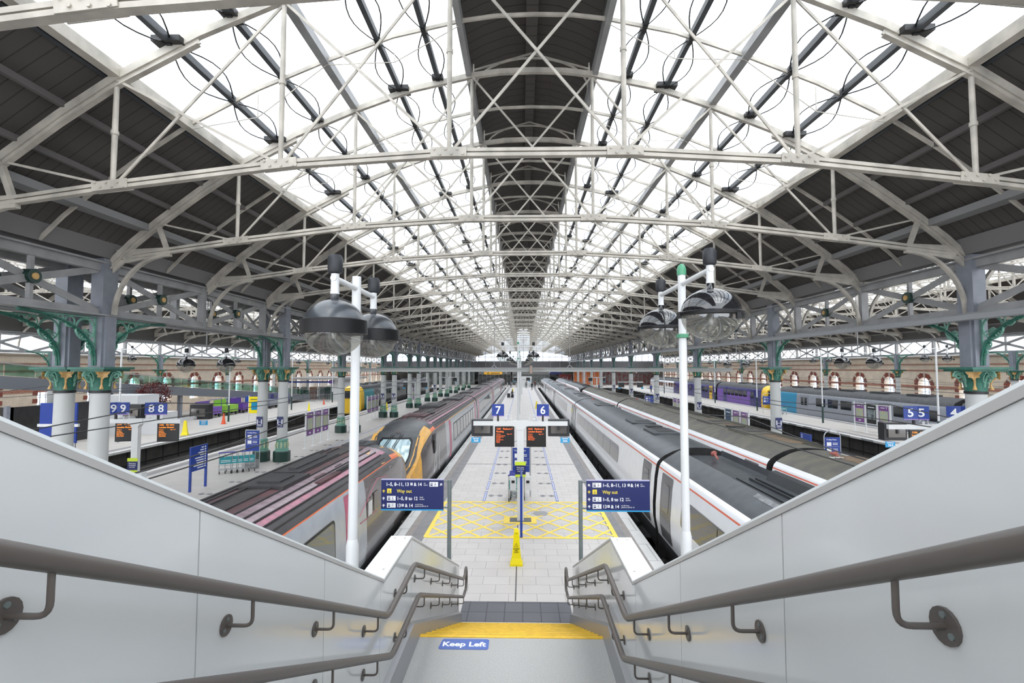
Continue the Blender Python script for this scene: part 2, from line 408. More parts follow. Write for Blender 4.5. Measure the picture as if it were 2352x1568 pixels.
# round floor stickers with two footprints
FST = mat('floor_sticker_grey', (.2, .2, .22), .6)
sb = MB()
for s in (-1, 1):
    sb.tube([(s*.17+.10*math.cos(a*PI/8), .10*math.sin(a*PI/8), .004) for a in range(16)], .012, 4, closed=True)
    sb.box((s*.17-.04, -.05, .003), (s*.17+.04, .05, .006))
sb.box((-.06, -.012, .003), (.06, .012, .006))
fs0 = None; k = 0
for side, xx in ((0, -1.05), (1, .95)):
    for j in range(9):
        y = 19.6+2.05*j
        lab = '%s grey floor sticker %s of the trolley stand' % (ORD[j], 'left' if side == 0 else 'right')
        if fs0 is None: fs0 = obj('floor_sticker', sb, FST); o = fs0
        else: o = fs0.copy(); COL.objects.link(o)
        o.location = (xx, y, 0); tag(o, lab, 'floor sticker', 'distancing stickers on the central platform')
for j in range(8):
    o = fs0.copy(); COL.objects.link(o); o.location = (-12.5, 19.6+2.05*j, 0)
    tag(o, '%s grey floor sticker on the column platform at left' % ORD[j], 'floor sticker', 'distancing stickers on the left platform')

# ---- brick side walls with arched windows
def brick_wall(X, sgn, name):
    zb, zt = 0.0, 6.05; ww = .75; sill = 1.3; spring = 3.25
    th = .5
    front = []; wall = MB(); red = MB(); pane = []; fr = []
    y = YT0+T*-5.5
    ys = []
    while y < 141: ys.append(y); y += T
    for yc in ys:
        a, b = yc-T/2, yc+T/2
        arcp = [(yc+ww*math.cos(t), spring+ww*math.sin(t)) for t in [PI*i/14 for i in range(15)]]   # right to left
        polys = [[(a, zb), (b, zb), (b, sill), (a, sill)], [(a, sill), (yc-ww, sill), (yc-ww, spring), (a, spring)], [(yc+ww, sill), (b, sill), (b, spring), (yc+ww, spring)],
                 [(a, spring+ww+.02), (b, spring+ww+.02), (b, zt), (a, zt)]]
        top = spring+ww+.02
        for i in range(14):
            p, q = arcp[i], arcp[i+1]
            polys.append([p, (p[0], top), (q[0], top), q])
        polys.append([(yc+ww, spring), (b, spring), (b, top), (yc+ww, top)]); polys.append([(a, spring), (yc-ww, spring), (yc-ww, top), (a, top)])
        for d in (0, th):
            for P_ in polys: wall.add([(X+sgn*d, u, v) for u, v in P_], [tuple(range(len(P_)))])
        outl = [(yc-ww, sill), (yc+ww, sill)]+arcp
        for i in range(len(outl)):
            p, q = outl[i], outl[(i+1) % len(outl)]
            wall.add([(X, *p), (X, *q), (X+sgn*th, *q), (X+sgn*th, *p)], [(0, 1, 2, 3)])
        for i in range(14):                                   # voussoirs with slight gaps
            t0, t1 = PI*i/14+.02, PI*(i+1)/14-.02; r0, r1 = ww, ww+(.46 if i % 2 else .40)
            pts = [(yc+r0*math.cos(t0), spring+r0*math.sin(t0)), (yc+r1*math.cos(t0), spring+r1*math.sin(t0)), (yc+r1*math.cos(t1), spring+r1*math.sin(t1)), (yc+r0*math.cos(t1), spring+r0*math.sin(t1))]
            red.prism(pts, X-sgn*.05, X, axis='X', mi=0 if i % 4 < 3 else 1)
        for z in (2.1, 2.75):
            for s in (-1, 1): red.box((X-sgn*.04, yc+s*ww, z), (X, yc+s*(ww+.4), z+.34), 0)
        g = MB(); g.box((X+sgn*.3, yc-ww, sill), (X+sgn*.31, yc+ww, spring+ww))
        f = MB()
        for u in (-.25, .25): f.box((X+sgn*.26, yc+u-.025, sill), (X+sgn*.30, yc+u+.025, spring+.7))
        for z in (1.9, 2.5, 3.1, 3.6): f.box((X+sgn*.26, yc-ww, z), (X+sgn*.30, yc+ww, z+.04))
        pane.append((g, f))
    wall.box((X, Y0, zb), (X+sgn*.02, ys[0]-T/2, zt))
    struct(name, wall, BRICK)
    red2 = MB()
    for z0, z1, d in ((4.62, 4.74, .05), (5.22, 5.32, .06), (2.95, 3.2, .03)): red2.box((X-sgn*d, Y0, z0), (X-sgn*.002, 140, z1))
    struct('trim_'+('1' if sgn < 0 else '2'), red2, REDB)
    rb = MB(); 
    rb.join(red)
    struct('trim_'+('3' if sgn < 0 else '4'), rb, [VOUS, STONE])
    cor = MB().box((X-sgn*.12, Y0, 5.95), (X+sgn*.5, 140, 6.1))
    struct('trim_'+('5' if sgn < 0 else '6'), cor, STONE)
    n0 = 1 if sgn < 0 else 101
    for i, (g, f) in enumerate(pane):
        if ys[i] < 24: continue
        w_ = struct('window_%d' % (n0+i), g, WGLASS)
        obj('window_frame', f, mat('window_bar', (.35, .37, .37), .5), w_)
brick_wall(-39.4, -1, 'wall_left'); brick_wall(39.4, 1, 'wall_right')
# ---- far end: dark fascia, glazed gable with bars, back wall of the concourse
gab = MB(); bars = MB()
ROOFPTS = [(0, 14.15), (1.0, 14.12), (1.9, 14.0), (3.7, 13.6), (5.5, 12.95), (7.3, 12.2), (9.07, 11.27), (10.3, 10.45), (11.57, 9.5), (12.35, 8.85), (12.95, 8.25)]
def roofz(u):
    u = abs(u)
    for (a, za), (b, zb) in zip(ROOFPTS, ROOFPTS[1:]):
        if u <= b: return za+(zb-za)*(u-a)/(b-a)
    return 8.25
XC = .3; XL = -26.75; XR = 26.3
wi = 300
for xc in (XC, XL, XR):
    g = MB(); pts = [(xc-12.9, 6.6), (xc+12.9, 6.6)]+[(xc+u, z) for u, z in reversed([(-a, b) for a, b in ROOFPTS[::-1]]+ROOFPTS[1:])]
    g.prism(pts, 140.25, 140.27)
    w_ = struct('window_%d' % wi, g, WGLASS); wi += 1
    b = MB()
    for i in range(15):
        x = -12.6+i*1.8
        b.box((xc+x-.06, 140.0, 6.6), (xc+x+.06, 140.2, roofz(x)))
    for z in (6.65, 7.9, 9.6, 11.2, 12.6): 
        u = max([q for q in [k*.1 for k in range(130)] if roofz(q) >= z], default=0)
        b.box((xc-u, 140.0, z-.06), (xc+u, 140.15, z+.06))
    obj('mullions', b, STEEL, w_)
for X_ in (-39.3, 39.3): struct('wall_eaves_fascia', MB().box((X_-.06, Y0, 7.7), (X_+.06, 140, 9.2)), mat('dark_eaves', (.08, .075, .07), .8))
struct('wall_far_fascia', MB().box((-39.4, 140.0, 4.0), (39.4, 140.5, 6.6)), mat('dark_louvre_fascia', (.10, .10, .105), .7, var=.1))
for X_ in (-39.7, 39.7): struct('wall_concourse_side', MB().box((X_-.3, 140.6, -.3), (X_+.3, 152.4, 6.6)), mat('side_wall_grey', (.3, .29, .28), .7))
struct('wall_back', MB().box((-39.4, 152, -.3), (39.4, 152.4, 6.6)), mat('concourse_backwall', (.5, .5, .48), .6, c2=(.16, .19, .19), vscale=.5))
struct('ceiling', MB().box((-39.4, 140.5, 6.3), (39.4, 152.4, 6.6)), mat('concourse_ceiling', (.5, .5, .5), .7))

# ---- roof skins: dark boards on the haunches, glass above, boarded raised ridge
def skin(xc, u0, u1, dz, sides=(-1, 1), y0=Y0, y1=Y1, th=.04):
    us = [u0]+[u for u, z in ROOFPTS if u0 < u < u1]+[u1]
    out = []
    for s in sides:
        b = MB()
        for a, c in zip(us, us[1:]):
            za, zc = roofz(a)+dz, roofz(c)+dz
            b.add([(xc+s*a, y0, za), (xc+s*c, y0, zc), (xc+s*c, y1, zc), (xc+s*a, y1, za)], [(0, 1, 2, 3)])
        out.append(b)
    return out
wi = 400
for xc, nm in ((XC, 'central'), (XL, 'left'), (XR, 'right')):
    for b in skin(xc, 9.1, 12.9, .32): struct('ceiling', b, DECK)
    for b in skin(xc, 2.0, 9.1, .30):
        struct('window_%d' % wi, b, GLASS); wi += 1
    r = MB()
    for s in (-1, 1):
        prev = None
        for u, z in ((2.15, 15.25), (1.5, 15.6), (.8, 15.85), (0, 15.95)):
            if prev: r.add([(xc+s*prev[0], Y0, prev[1]), (xc+s*u, Y0, z), (xc+s*u, Y1, z), (xc+s*prev[0], Y1, prev[1])], [(0, 1, 2, 3)])
            prev = (u, z)
    r.box((xc-.18, Y0, 15.55), (xc+.18, Y1, 15.75))
    struct('ceiling', r, RIDGE)
    lv = MB()
    for s in (-1, 1):
        lv.box((xc+s*2.08, Y0, 14.3), (xc+s*2.03, Y1, 14.75)); lv.box((xc+s*2.13, Y0, 15.05), (xc+s*2.03, Y1, 15.3))
    struct('ceiling', lv, mat('ridge_louvre', (.10, .095, .09), .7))

# ================================================================ ROOF TRUSSES
NODES = [(9.07, 8.87, 11.2), (5.45, 9.3, 12.9), (1.85, 9.52, 13.97)]
def rib_mb(xs=1, w=.12, d=.16, pts=None):
    b = MB(); pts = pts or ROOFPTS
    P_ = [(-u, z) for u, z in pts[::-1]]+pts[1:]
    for (a, za), (c, zc) in zip(P_, P_[1:]): b.beam((a, 0, za), (c, 0, zc), w, d)
    return b
# main-span parts, built once
rb = rib_mb()
for s in (-1, 1):
    P_ = [(s*u, z) for u, z in ROOFPTS[5:]]
    for (a, za), (c, zc) in zip(P_, P_[1:]): rb.beam((a, 0, za-.12), (c, 0, zc-.12), .04, .18)
    for (a, za), (c, zc) in zip(P_, P_[1:]): rb.beam((a, 0, za-.22), (c, 0, zc-.22), .13, .035)
me_rib = rb.mesh('arched_rib', CREAM)
cb = MB(); CH = [(-12.3, 8.42)]+[(-u, z) for u, z, t in NODES]+[(u, z) for u, z, t in NODES[::-1]]+[(12.3, 8.42)]
for (a, za), (c, zc) in zip(CH, CH[1:]):
    for dz in (.052, -.052): cb.beam((a, 0, za+dz), (c, 0, zc+dz), .14, .075)
for u, z in CH[1:-1]:
    k = (0 if abs(u) < 2 else -.11*(1 if u > 0 else -1))
    cb.beam((u-.38, -.085, z-k*.38), (u+.38, -.085, z+k*.38), .02, .2)
    cb.beam((u-.38, .085, z-k*.38), (u+.38, .085, z+k*.38), .02, .2)
    for i in range(6): cb.lathe([(.03, -.12), (.03, -.09)], (u-.3+.12*i, 0, z+.05*(-1)**i), 6, axis='Y')
me_chord = cb.mesh('bottom_chord', CREAM)
def hollow_strut(u, z0, z1, r=.05):
    b = MB().lathe([(r, z0+.05), (r*1.15, (z0+z1)/2), (r, z1-.08)], (u, 0, 0), 10)
    b.lathe([(r*1.5, (z0+z1)/2-.04), (r*1.5, (z0+z1)/2+.04)], (u, 0, 0), 10)
    return b.mesh('strut', CREAM, 40)
me_strut = [(hollow_strut(s*u, z, t)) for u, z, t in NODES for s in (-1, 1)]
me_brace = []
def brace(a, b, w=.055):
    me_brace.append(MB().beam(a, b, .035, w).mesh('brace', CREAM))
for s in (-1, 1):
    for (u, z, t), (u2, z2, t2) in zip(NODES, NODES[1:]):
        brace((s*u, .03, z), (s*u2, .03, t2)); brace((s*u, -.03, t), (s*u2, -.03, z2))
brace((-1.85, .03, 9.52), (1.85, .03, 13.97)); brace((1.85, -.03, 9.52), (-1.85, -.03, 13.97))
for s in (-1, 1): brace((s*9.07, 0, 8.87), (s*11.6, 0, 9.45), .05)
kb = []
for s in (-1, 1):
    b = MB(); cx, cz, r = 10.9, 6.5, 1.98
    pp = [(s*(12.82-(1-math.cos(t))*1.7), 6.6+math.sin(t)*1.85) for t in [PI/2*i/10 for i in range(11)]]
    for (a, za), (c, zc) in zip(pp, pp[1:]): b.beam((a, 0, za), (c, 0, zc), .12, .09)
    b.prism([(s*12.45, 8.3), (s*12.9, 8.3), (s*12.9, 7.9)], -.03, .03); b.beam((s*11.55, 0, 9.4), (s*11.2, 0, 8.5), .1, .12)
    b.prism([(s*11.1, 8.45), (s*12.5, 8.2), (s*12.8, 8.6), (s*11.2, 8.68)], -.04, .04)
    kb.append(b.mesh('knee_bracket', CREAM))
web = MB()
for u, z, t in NODES:
    for s in (-1, 1): web.beam((s*u, 0, z), (s*u, 0, t), .1, .1)
for s in (-1, 1):
    for (u, z, t), (u2, z2, t2) in zip(NODES, NODES[1:]): web.beam((s*u, 0, z), (s*u2, 0, t2), .035, .055); web.beam((s*u, 0, t), (s*u2, 0, z2), .035, .055)
web.beam((-1.85, 0, 9.52), (1.85, 0, 13.97), .035, .055); web.beam((1.85, 0, 9.52), (-1.85, 0, 13.97), .035, .055)
me_web = web.mesh('web_members', CREAM)
tcount = {}
for side, xc in (('central', XC), ('left', XL), ('right', XR)):
    n = 0
    for k in range(-2, 28):
        y = YT0+T*k
        if side != 'central' and k < 0: continue
        t = thing('roof_truss', 'cream riveted iron roof truss, %s from the viewer over the %s span' % (ORD[n], side), 'roof truss', (xc, y, 0), 0, 'trusses of the %s roof span' % side)
        n += 1
        obj('arched_rib', me_rib, None, t); obj('bottom_chord', me_chord, None, t)
        if side == 'central' and k < 12:
            for m in me_strut: obj('strut', m, None, t)
            for m in me_brace: obj('brace', m, None, t)
        else: obj('web_members', me_web, None, t)
        for m in kb: obj('knee_bracket', m, None, t)
# intermediate rafters half-way between trusses, with thin tie rods
rb = MB(); P2 = ROOFPTS[1:-1]
P_ = [(-u, z) for u, z in ROOFPTS[::-1]]+ROOFPTS[1:]
for (a, za), (c, zc) in zip(P_, P_[1:]): rb.beam((a, 0, za+.1), (c, 0, zc+.1), .06, .09)
me_raft = rb.mesh('rafter_bar', CREAM)
tie_meshes = []
for s in (-1, 1):
    tb = MB()
    for a, b in (((9.07, 11.25), (7.25, 11.55)), ((7.25, 11.55), (5.45, 12.95)), ((5.45, 12.95), (3.65, 13.0)), ((3.65, 13.0), (1.9, 14.0)), ((7.25, 11.55), (7.25, 12.2)), ((3.65, 13.0), (3.65, 13.6))):
        tb.beam((s*a[0], 0, a[1]), (s*b[0], 0, b[1]), .018, .018)
    tie_meshes.append(tb.mesh('tie_rods', CREAM))
for side, xc in (('central', XC), ('left', XL), ('right', XR)):
    n = 0
    for k in range(-2 if side == 'central' else 0, 27):
        t = thing('roof_rafter', 'slim curved rafter between trusses, %s from the viewer in the %s span' % (ORD[n], side), 'rafter', (xc, YT0+T*(k+.5), 0), 0, 'slim rafters of the %s span' % side); n += 1
        obj('rafter_bar', me_raft, None, t)
        if side == 'central':
            for m in tie_meshes: obj('tie_rods', m, None, t)
# ridge arches over the dark central strip, one per half bay
ab = MB(); pp = [(1.9*math.cos(t), 14.05+1.25*math.sin(t)**.8) for t in [PI*i/16 for i in range(17)]]
for (a, za), (c, zc) in zip(pp, pp[1:]): ab.beam((a, 0, za), (c, 0, zc), .06, .05)
for s in (-1, 1): ab.beam((s*1.92, 0, 14.2), (s*1.92, 0, 15.1), .05, .07); ab.beam((s*1.92, 0, 14.9), (0, 0, 15.45), .05, .05)
me_ra = ab.mesh('ridge_arch', CREAM)
n = 0
for k in range(-2, 27):
    o = obj('ridge_arch', me_ra, None, None, loc=(XC, YT0+T*k+2.32 if k % 1 else YT0+T*k+1.16, 0))
    tag(o, 'pale curved hoop under the dark ridge strip, %s from the viewer' % ORD[n], 'ridge hoop', 'hoops under the ridge'); n += 1
# longitudinal purlins, cable loops and clamp boxes
def purlin(xc, u, m, w, h, name='roof_purlin', loops=False, label='', kmax=28, group=None, dz=.14, sgn=1, y0=0.0, grp=None):
    z = roofz(u)+dz
    t = thing(name, label, 'purlin', (xc+sgn*u, 0, z), 0, group)
    obj('bar', MB().box((-w/2, y0, -h/2), (w/2, Y1, h/2)), m, t)
    if loops:
        lb = MB(); bx = MB(); y = YT0-3*T; sl = (roofz(u+.3)-roofz(u-.3))/.6*sgn
        while y < 75:
            for half in (0, 1):
                ya = y+half*T/2+.1; yb = ya+T/2-.2
                for s in (-1, 1):
                    pts = []
                    for i in range(9):
                        tt = i/8; d = s*(.05+.30*math.sin(PI*tt))
                        pts.append((d, ya+(yb-ya)*tt, d*sl-.06))
                    lb.tube(pts, .018, 4)
                bx.cbox((0, ya-.05, -.05), (.12, .34, .12)); 
            bx.cbox((0, y, -.02), (.62 if abs(u-7.9) < .1 or u == 4.1 else .34, .42, .13)); y += T
        obj('cable_loops', lb, BLACK, t); obj('clamp_boxes', bx, BLACK, t)
    return t
names = {7.9: 'outermost', 6.6: 'second', 4.1: 'third', 2.9: 'innermost'}
for s, sd in ((-1, 'left'), (1, 'right')):
    for u in (7.9, 6.6, 4.1, 2.9):
        purlin(XC, u, DARKST, .13, .16, loops=True, label='dark glazing purlin with looping cables, %s of four on the %s slope' % (names[u], sd), sgn=s, group='dark purlins with cable loops')
    purlin(XC, 5.5, STEEL, .22, .24, loops=False, label='broad grey-beige purlin halfway up the %s glazed slope' % sd, sgn=s)
    purlin(XC, 9.07, CREAM, .22, .26, loops=False, label='cream edge beam where the %s glazing meets the dark boards' % sd, sgn=s, dz=.1)
    purlin(XC, 1.95, STEEL, .16, .34, label='grey beam along the %s side of the ridge strip' % sd, sgn=s)
    purlin(XC, 9.35, DARKST, .12, .2, loops=False, label='dark gutter bar beside the %s glazing edge' % sd, sgn=s, dz=.3)
    for i, u in enumerate((10.2, 11.2)):
        purlin(XC, u, mat('brown_grey_purlin', (.12, .11, .105), .6), .1, .14, label='%s dark purlin under the boards of the %s haunch' % (('upper', 'lower')[i], sd), sgn=s)
    purlin(XC, 12.0, mat('grey_duct', (.24, .24, .24), .6), .42, .2, label='wide grey duct running under the %s roof haunch' % sd, sgn=s, dz=.16)
for xc, nm in ((XL, 'left'), (XR, 'right')):
    for s, sd in ((-1, 'left'), (1, 'right')):
        for u, q in ((7.3, 'low'), (5.5, 'middle'), (3.7, 'high')):
            purlin(xc, u, STEEL, .12, .16, label='%s grey purlin on the %s slope of the %s side span' % (q, sd, nm), sgn=s, y0=10)
        purlin(xc, 9.07, CREAM, .2, .24, label='cream edge beam on the %s slope of the %s side span' % (sd, nm), sgn=s, y0=10)

# ================================================================ LATTICE GIRDERS, COLUMNS
COLY = [YT0+11.6*k for k in range(10)]
def girder(X, label, zb=6.55, zt=8.2, y0=3.3, y1=140, ros=True, m=STEEL, cols=COLY, dark=True):
    t = thing('lattice_girder', label, 'girder', (X, 0, 0))
    b = MB(); b.box((-.2, y0, zt-.05), (.2, y1, zt)); b.box((-.09, y0, zt-.28), (.09, y1, zt-.05))
    obj('top_flange', b, m, t)
    b = MB(); b.box((-.24, y0, zb), (.24, y1, zb+.05)); b.box((-.09, y0, zb+.05), (.09, y1, zb+.22))
    obj('bottom_flange', b, m, t)
    pb = MB().box((-.13, -.09, zb+.05), (.13, .09, zt-.05)).mesh('post', m); pm_ = MB().box((-.06, -.05, zb+.05), (.06, .05, zt-.05)).mesh('post', m); pc_ = MB().box((-.19, -.27, zb+.0), (.19, .27, zt+.1)).mesh('column_post', PIER)
    d_full = [MB().beam((.03, .15, zb+.15), (.03, T-.15, zt-.2), .2, .03, up=(1, 0, 0)).mesh('diagonal_brace', m), MB().beam((-.03, .15, zt-.2), (-.03, T-.15, zb+.15), .2, .03, up=(1, 0, 0)).mesh('diagonal_brace', m)]
    d_half = [MB().beam((.03, .1, zb+.1), (.03, T/2-.1, zt-.2), .03, .13, up=(1, 0, 0)).mesh('diagonal_brace', m), MB().beam((-.03, .1, zt-.2), (-.03, T/2-.1, zb+.1), .03, .13, up=(1, 0, 0)).mesh('diagonal_brace', m)]
    ys = []
    y = YT0+T*-3
    while y < y1: ys.append(y); y += T
    colset = [c for c in cols]
    for a in ys:
        if a >= y0-.01 and not any(abs(a-c) < .3 for c in colset): obj('post', pb, None, t, loc=(0, a, 0))
        b_ = a+T; mid = a+T/2
        if a < y0: continue
        if b_ > y1: break
        cc = [c for c in colset if a+.3 < c < b_-.3]
        if cc:
            c = cc[0]
            for p, q in ((a, c), (c, b_)):
                for me_ in d_half: obj('diagonal_brace', me_, None, t, loc=(0, p, 0)).scale = (1, (q-p)/(T/2), 1)
        else:
            for me_ in d_full: obj('diagonal_brace', me_, None, t, loc=(0, a, 0))
            obj('post', pm_, None, t, loc=(0, mid, 0))
    for c in colset:
        if ros: obj('column_post', pc_, None, t, loc=(0, c, 0))
    if ros:
        rme = MB().lathe([(.19, -.14), (.19, .14)], (0, 0, 0), 16, axis='X', mi=0).lathe([(.09, -.17), (.09, .17)], (0, 0, 0), 12, axis='X', mi=1).mesh('rosette', [DGREEN, GOLD], 40)
        n = 0
        for a in ys:
            if a < y0 or a+T > 75 or any(a+.3 < c < a+T-.3 for c in colset): continue
            obj('rosette', rme, None, t, loc=(0, a+T/2, (zb+zt)/2))
    return t
girder(-12.85, 'grey lattice girder over the inner left column row')
girder(-13.95, 'grey lattice girder over the outer left column row')
girder(13.3, 'grey lattice girder over the right column row')
girder(-38.6, 'lattice girder on top of the left brick wall', 6.1, 7.7, ros=False)
girder(38.6, 'lattice girder on top of the right brick wall', 6.1, 7.7, ros=False)
# gutters
for X, s, l in ((-13.4, 1, 'wide grey gutter between the central and left roofs'), (13.35, 1, 'wide grey gutter between the central and right roofs')):
    hw_ = .95 if X < 0 else .42
    g = MB().prism([(X-hw_, 8.78), (X-hw_+.2, 8.32), (X+hw_-.2, 8.32), (X+hw_, 8.78), (X+hw_-.07, 8.78), (X+hw_-.25, 8.4), (X-hw_+.25, 8.4), (X-hw_+.07, 8.78)], 0, 140)
    tag(obj('roof_gutter', g, mat('gutter_grey', (.17, .165, .165), .6)), l, 'gutter')
tag(obj('cable_tray', MB().box((12.65, 4, 6.35), (13.0, 139, 6.5)), mat('tray_grey', (.3, .31, .32), .5)), 'pale cable tray hung below the right lattice girder', 'cable tray')

def capital_parts(t):
    b = MB().box((-.58, -.58, 4.93), (.58, .58, 5.0)).box((-.50, -.50, 4.87), (.50, .50, 4.93))
    obj('abacus', b, GREEN, t)
    b = MB().lathe([(.26, 4.30), (.27, 4.45), (.30, 4.62), (.36, 4.76), (.46, 4.87)], (0, 0, 0), 16)
    obj('bell', b, GREEN, t, 50)
    v = MB()
    for i in range(4):
        a = PI/2*i; M = Matrix.Rotation(a, 4, 'Z'); q = MB()
        pts = []
        for j in range(22):
            th = j*.48; r = .135*(1-j/26)
            pts.append((.50+r*math.cos(th-.3), 0, 4.76+r*math.sin(th-.3)))
        q.tube(pts, .025, 6)
        q.tube([(.27, 0, 4.42), (.30, 0, 4.58), (.36, 0, 4.72), (.44, 0, 4.82), (.5, 0, 4.89)], .03, 6)
        for sg in (-1, 1):
            q.tube([(.47, sg*(.09+.055*math.cos(th)), 4.79+.055*math.sin(th)) for th in [k*.55 for k in range(10)]], .016, 5)
            q.tube([(.46, sg*.15, 4.78), (.40, sg*.13, 4.68), (.36, sg*.1, 4.58), (.33, sg*.03, 4.55)], .018, 5)
        q.xf(M); v.join(q)
    obj('volutes', v, LGREEN, t, 50)
    g = MB()
    for i in range(4):
        a = PI/4+PI/2*i; M = Matrix.Rotation(a, 4, 'Z'); q = MB()
        for ang in (-65, -35, 0, 35, 65, 180, 120, -120):
            r = math.radians(ang); L = .20 if abs(ang) < 90 else .15
            tip = (.52, math.sin(r)*L, 4.78+math.cos(r)*L); c = (.47, 0, 4.78)
            sd = Vector((0, math.cos(r), -math.sin(r)))*.07; mid = Vector(c).lerp(Vector(tip), .45)+Vector((.04, 0, 0))
            q.add([c, tuple(mid+sd), tip, tuple(mid-sd), (.42, mid.y, mid.z)], [(0, 1, 2, 3), (0, 4, 1), (1, 4, 2), (2, 4, 3), (3, 4, 0)])
        q.tube([(.42, 0, 4.70), (.35, 0, 4.6), (.32, 0, 4.48), (.35, 0, 4.34)], [.035, .028, .024, .055], 6)
        q.xf(M); g.join(q)
    obj('gold_leaves', g, GOLD, t, 60)['label'] = 'gold painted leaves'
def spandrel_mb(sgn, L=2.6):
    """scrolled quarter bracket in the Y-Z plane"""
    b = MB(); r = MB(); n = 16; z0, z1 = 5.05, 6.5
    pp = [(0, sgn*(.27+(L-.27)*(1-math.cos(t))**1.15), z0+(z1-z0)*math.sin(t)) for t in [PI/2*i/n for i in range(n+1)]]
    for p, q in zip(pp, pp[1:]): b.beam(p, q, .035, .14, up=(1, 0, 0)); b.beam(p, q, .09, .03, up=(1, 0, 0))
    for (cy, cz, rr) in ((.62, 6.12, .31), (1.12, 6.30, .15), (1.42, 6.38, .09), (.44, 5.66, .12), (.36, 5.44, .07), (1.65, 6.43, .05)):
        r.tube([(0, sgn*cy+rr*math.cos(a), cz+rr*math.sin(a)) for a in [2*PI*i/18 for i in range(18)]], .032 if rr > .2 else .022, 5, closed=True)
        if rr > .1:
            for i in range(7):
                a = PI*1.15+i*.37
                r.beam((0, sgn*cy+.0*sgn, cz), (0, sgn*cy+rr*.93*math.cos(a), cz+rr*.93*math.sin(a)), .02, .03, up=(1, 0, 0))
    r.box((-.02, sgn*.27, 6.45), (.02, sgn*1.9, 6.5)); r.box((-.02, sgn*.25, 5.2), (.02, sgn*.31, 6.5))
    return b, r
def make_column(label, fluted=True):
    t = thing('iron_column', label, 'column', (0, 0, 0))
    obj('base', MB().lathe([(.43, 0), (.43, .5), (.40, .56)], (0, 0, 0), 8, ph=PI/8), DGREEN, t)
    obj('moulded_collar', MB().lathe([(.36, .56), (.33, .62), (.34, .66), (.30, .70), (.275, 1.06), (.31, 1.10), (.31, 1.16), (.26, 1.2)], (0, 0, 0), 20), LGREEN, t, 40)
    g = MB()
    for i in range(10):
        a = 2*PI*i/10; g.tube([(.30*math.cos(a), .30*math.sin(a), .72), (.305*math.cos(a), .305*math.sin(a), .9), (.285*math.cos(a), .285*math.sin(a), 1.05)], [.035, .05, .015], 5)
    obj('collar_ornament', g, mat('cream_green_ornament', (.45, .5, .33), .5), t)
    obj('shaft', MB().lathe([(.262, 1.16), (.258, 2.5), (.245, 4.24)], (0, 0, 0), 28), SHAFT, t, 40)
    obj('neck_ring', MB().lathe([(.275, 4.22), (.275, 4.30)], (0, 0, 0), 24), BLACK, t, 40)
    capital_parts(t)
    b = MB().box((-.19, -.26, 5.0), (.19, .26, 6.54)).box((-.26, -.19, 5.0), (.26, .19, 6.54))
    obj('pier', b, PIER, t)
    for s in (-1, 1):
        a, r = spandrel_mb(s); q = obj('spandrel_bracket', a, GREEN, t); obj('scrollwork', r, LGREEN, q)
    return t
rows = ((-12.85, 'inner left row'), (-13.95, 'outer left row'), (13.3, 'right row'))
c0 = None
for X, rn in rows:
    for i, y in enumerate(COLY):
        lab = 'pale grey iron column with green and gold capital, %s of the %s' % (ORD[i], rn)
        if c0 is None: c0 = make_column(lab); c0.location = (X, y, 0); c0['group'] = 'iron columns of the train shed'
        else: dup(c0, (X, y, 0), 0, lab, 'iron columns of the train shed')
for X, rn in ((-36.8, 'row beside the left brick wall'), (36.9, 'row beside the right brick wall')):
    for i, y in enumerate(COLY[2:]):
        dup(c0, (X, y, 0), 0, 'slender pale column, %s seen in the %s' % (ORD[i], rn), 'iron columns of the train shed', sc=(.8, .8, .95))
# distancing notices on columns
nb = MB().cbox((0, 0, 0), (.34, .02, .56), 0)
nb.lathe([(.035, -.014), (.035, -.011)], (-.11, 0, .1), 8, mi=1, axis='Y'); nb.lathe([(.035, -.014), (.035, -.011)], (.11, 0, .1), 8, mi=1, axis='Y')
nb.cbox((-.11, -.012, -.02), (.05, .004, .16), 1); nb.cbox((.11, -.012, -.02), (.05, .004, .16), 1); nb.cbox((0, -.012, 0), (.12, .004, .02), 1)
for q in (-.13, -.17, -.21): nb.cbox((0, -.012, q), (.24, .004, .014), 1)
n0 = None
for X, y, l in ((-12.85, 26.5, 'second column of the inner left row'), (-13.95, 26.5, 'second column of the outer left row'), (-12.85, 49.7, 'fourth column of the inner left row'), (-13.95, 49.7, 'fourth column of the outer left row'), (13.3, 26.5, 'second column of the right row'), (13.3, 38.1, 'third column of the right row'), (13.3, 49.7, 'fourth column of the right row'), (13.3, 61.3, 'fifth column of the right row'), (-12.85, 72.9, 'sixth column of the inner left row'), (13.3, 72.9, 'sixth column of the right row')):
    if n0 is None: n0 = obj('distancing_notice', nb, [NAVY, SIGNW]); o = n0
    else: o = n0.copy(); COL.objects.link(o)
    o.location = (X, y-.275, 2.1); tag(o, 'navy distancing notice on the %s' % l, 'notice', 'distancing notices on columns')

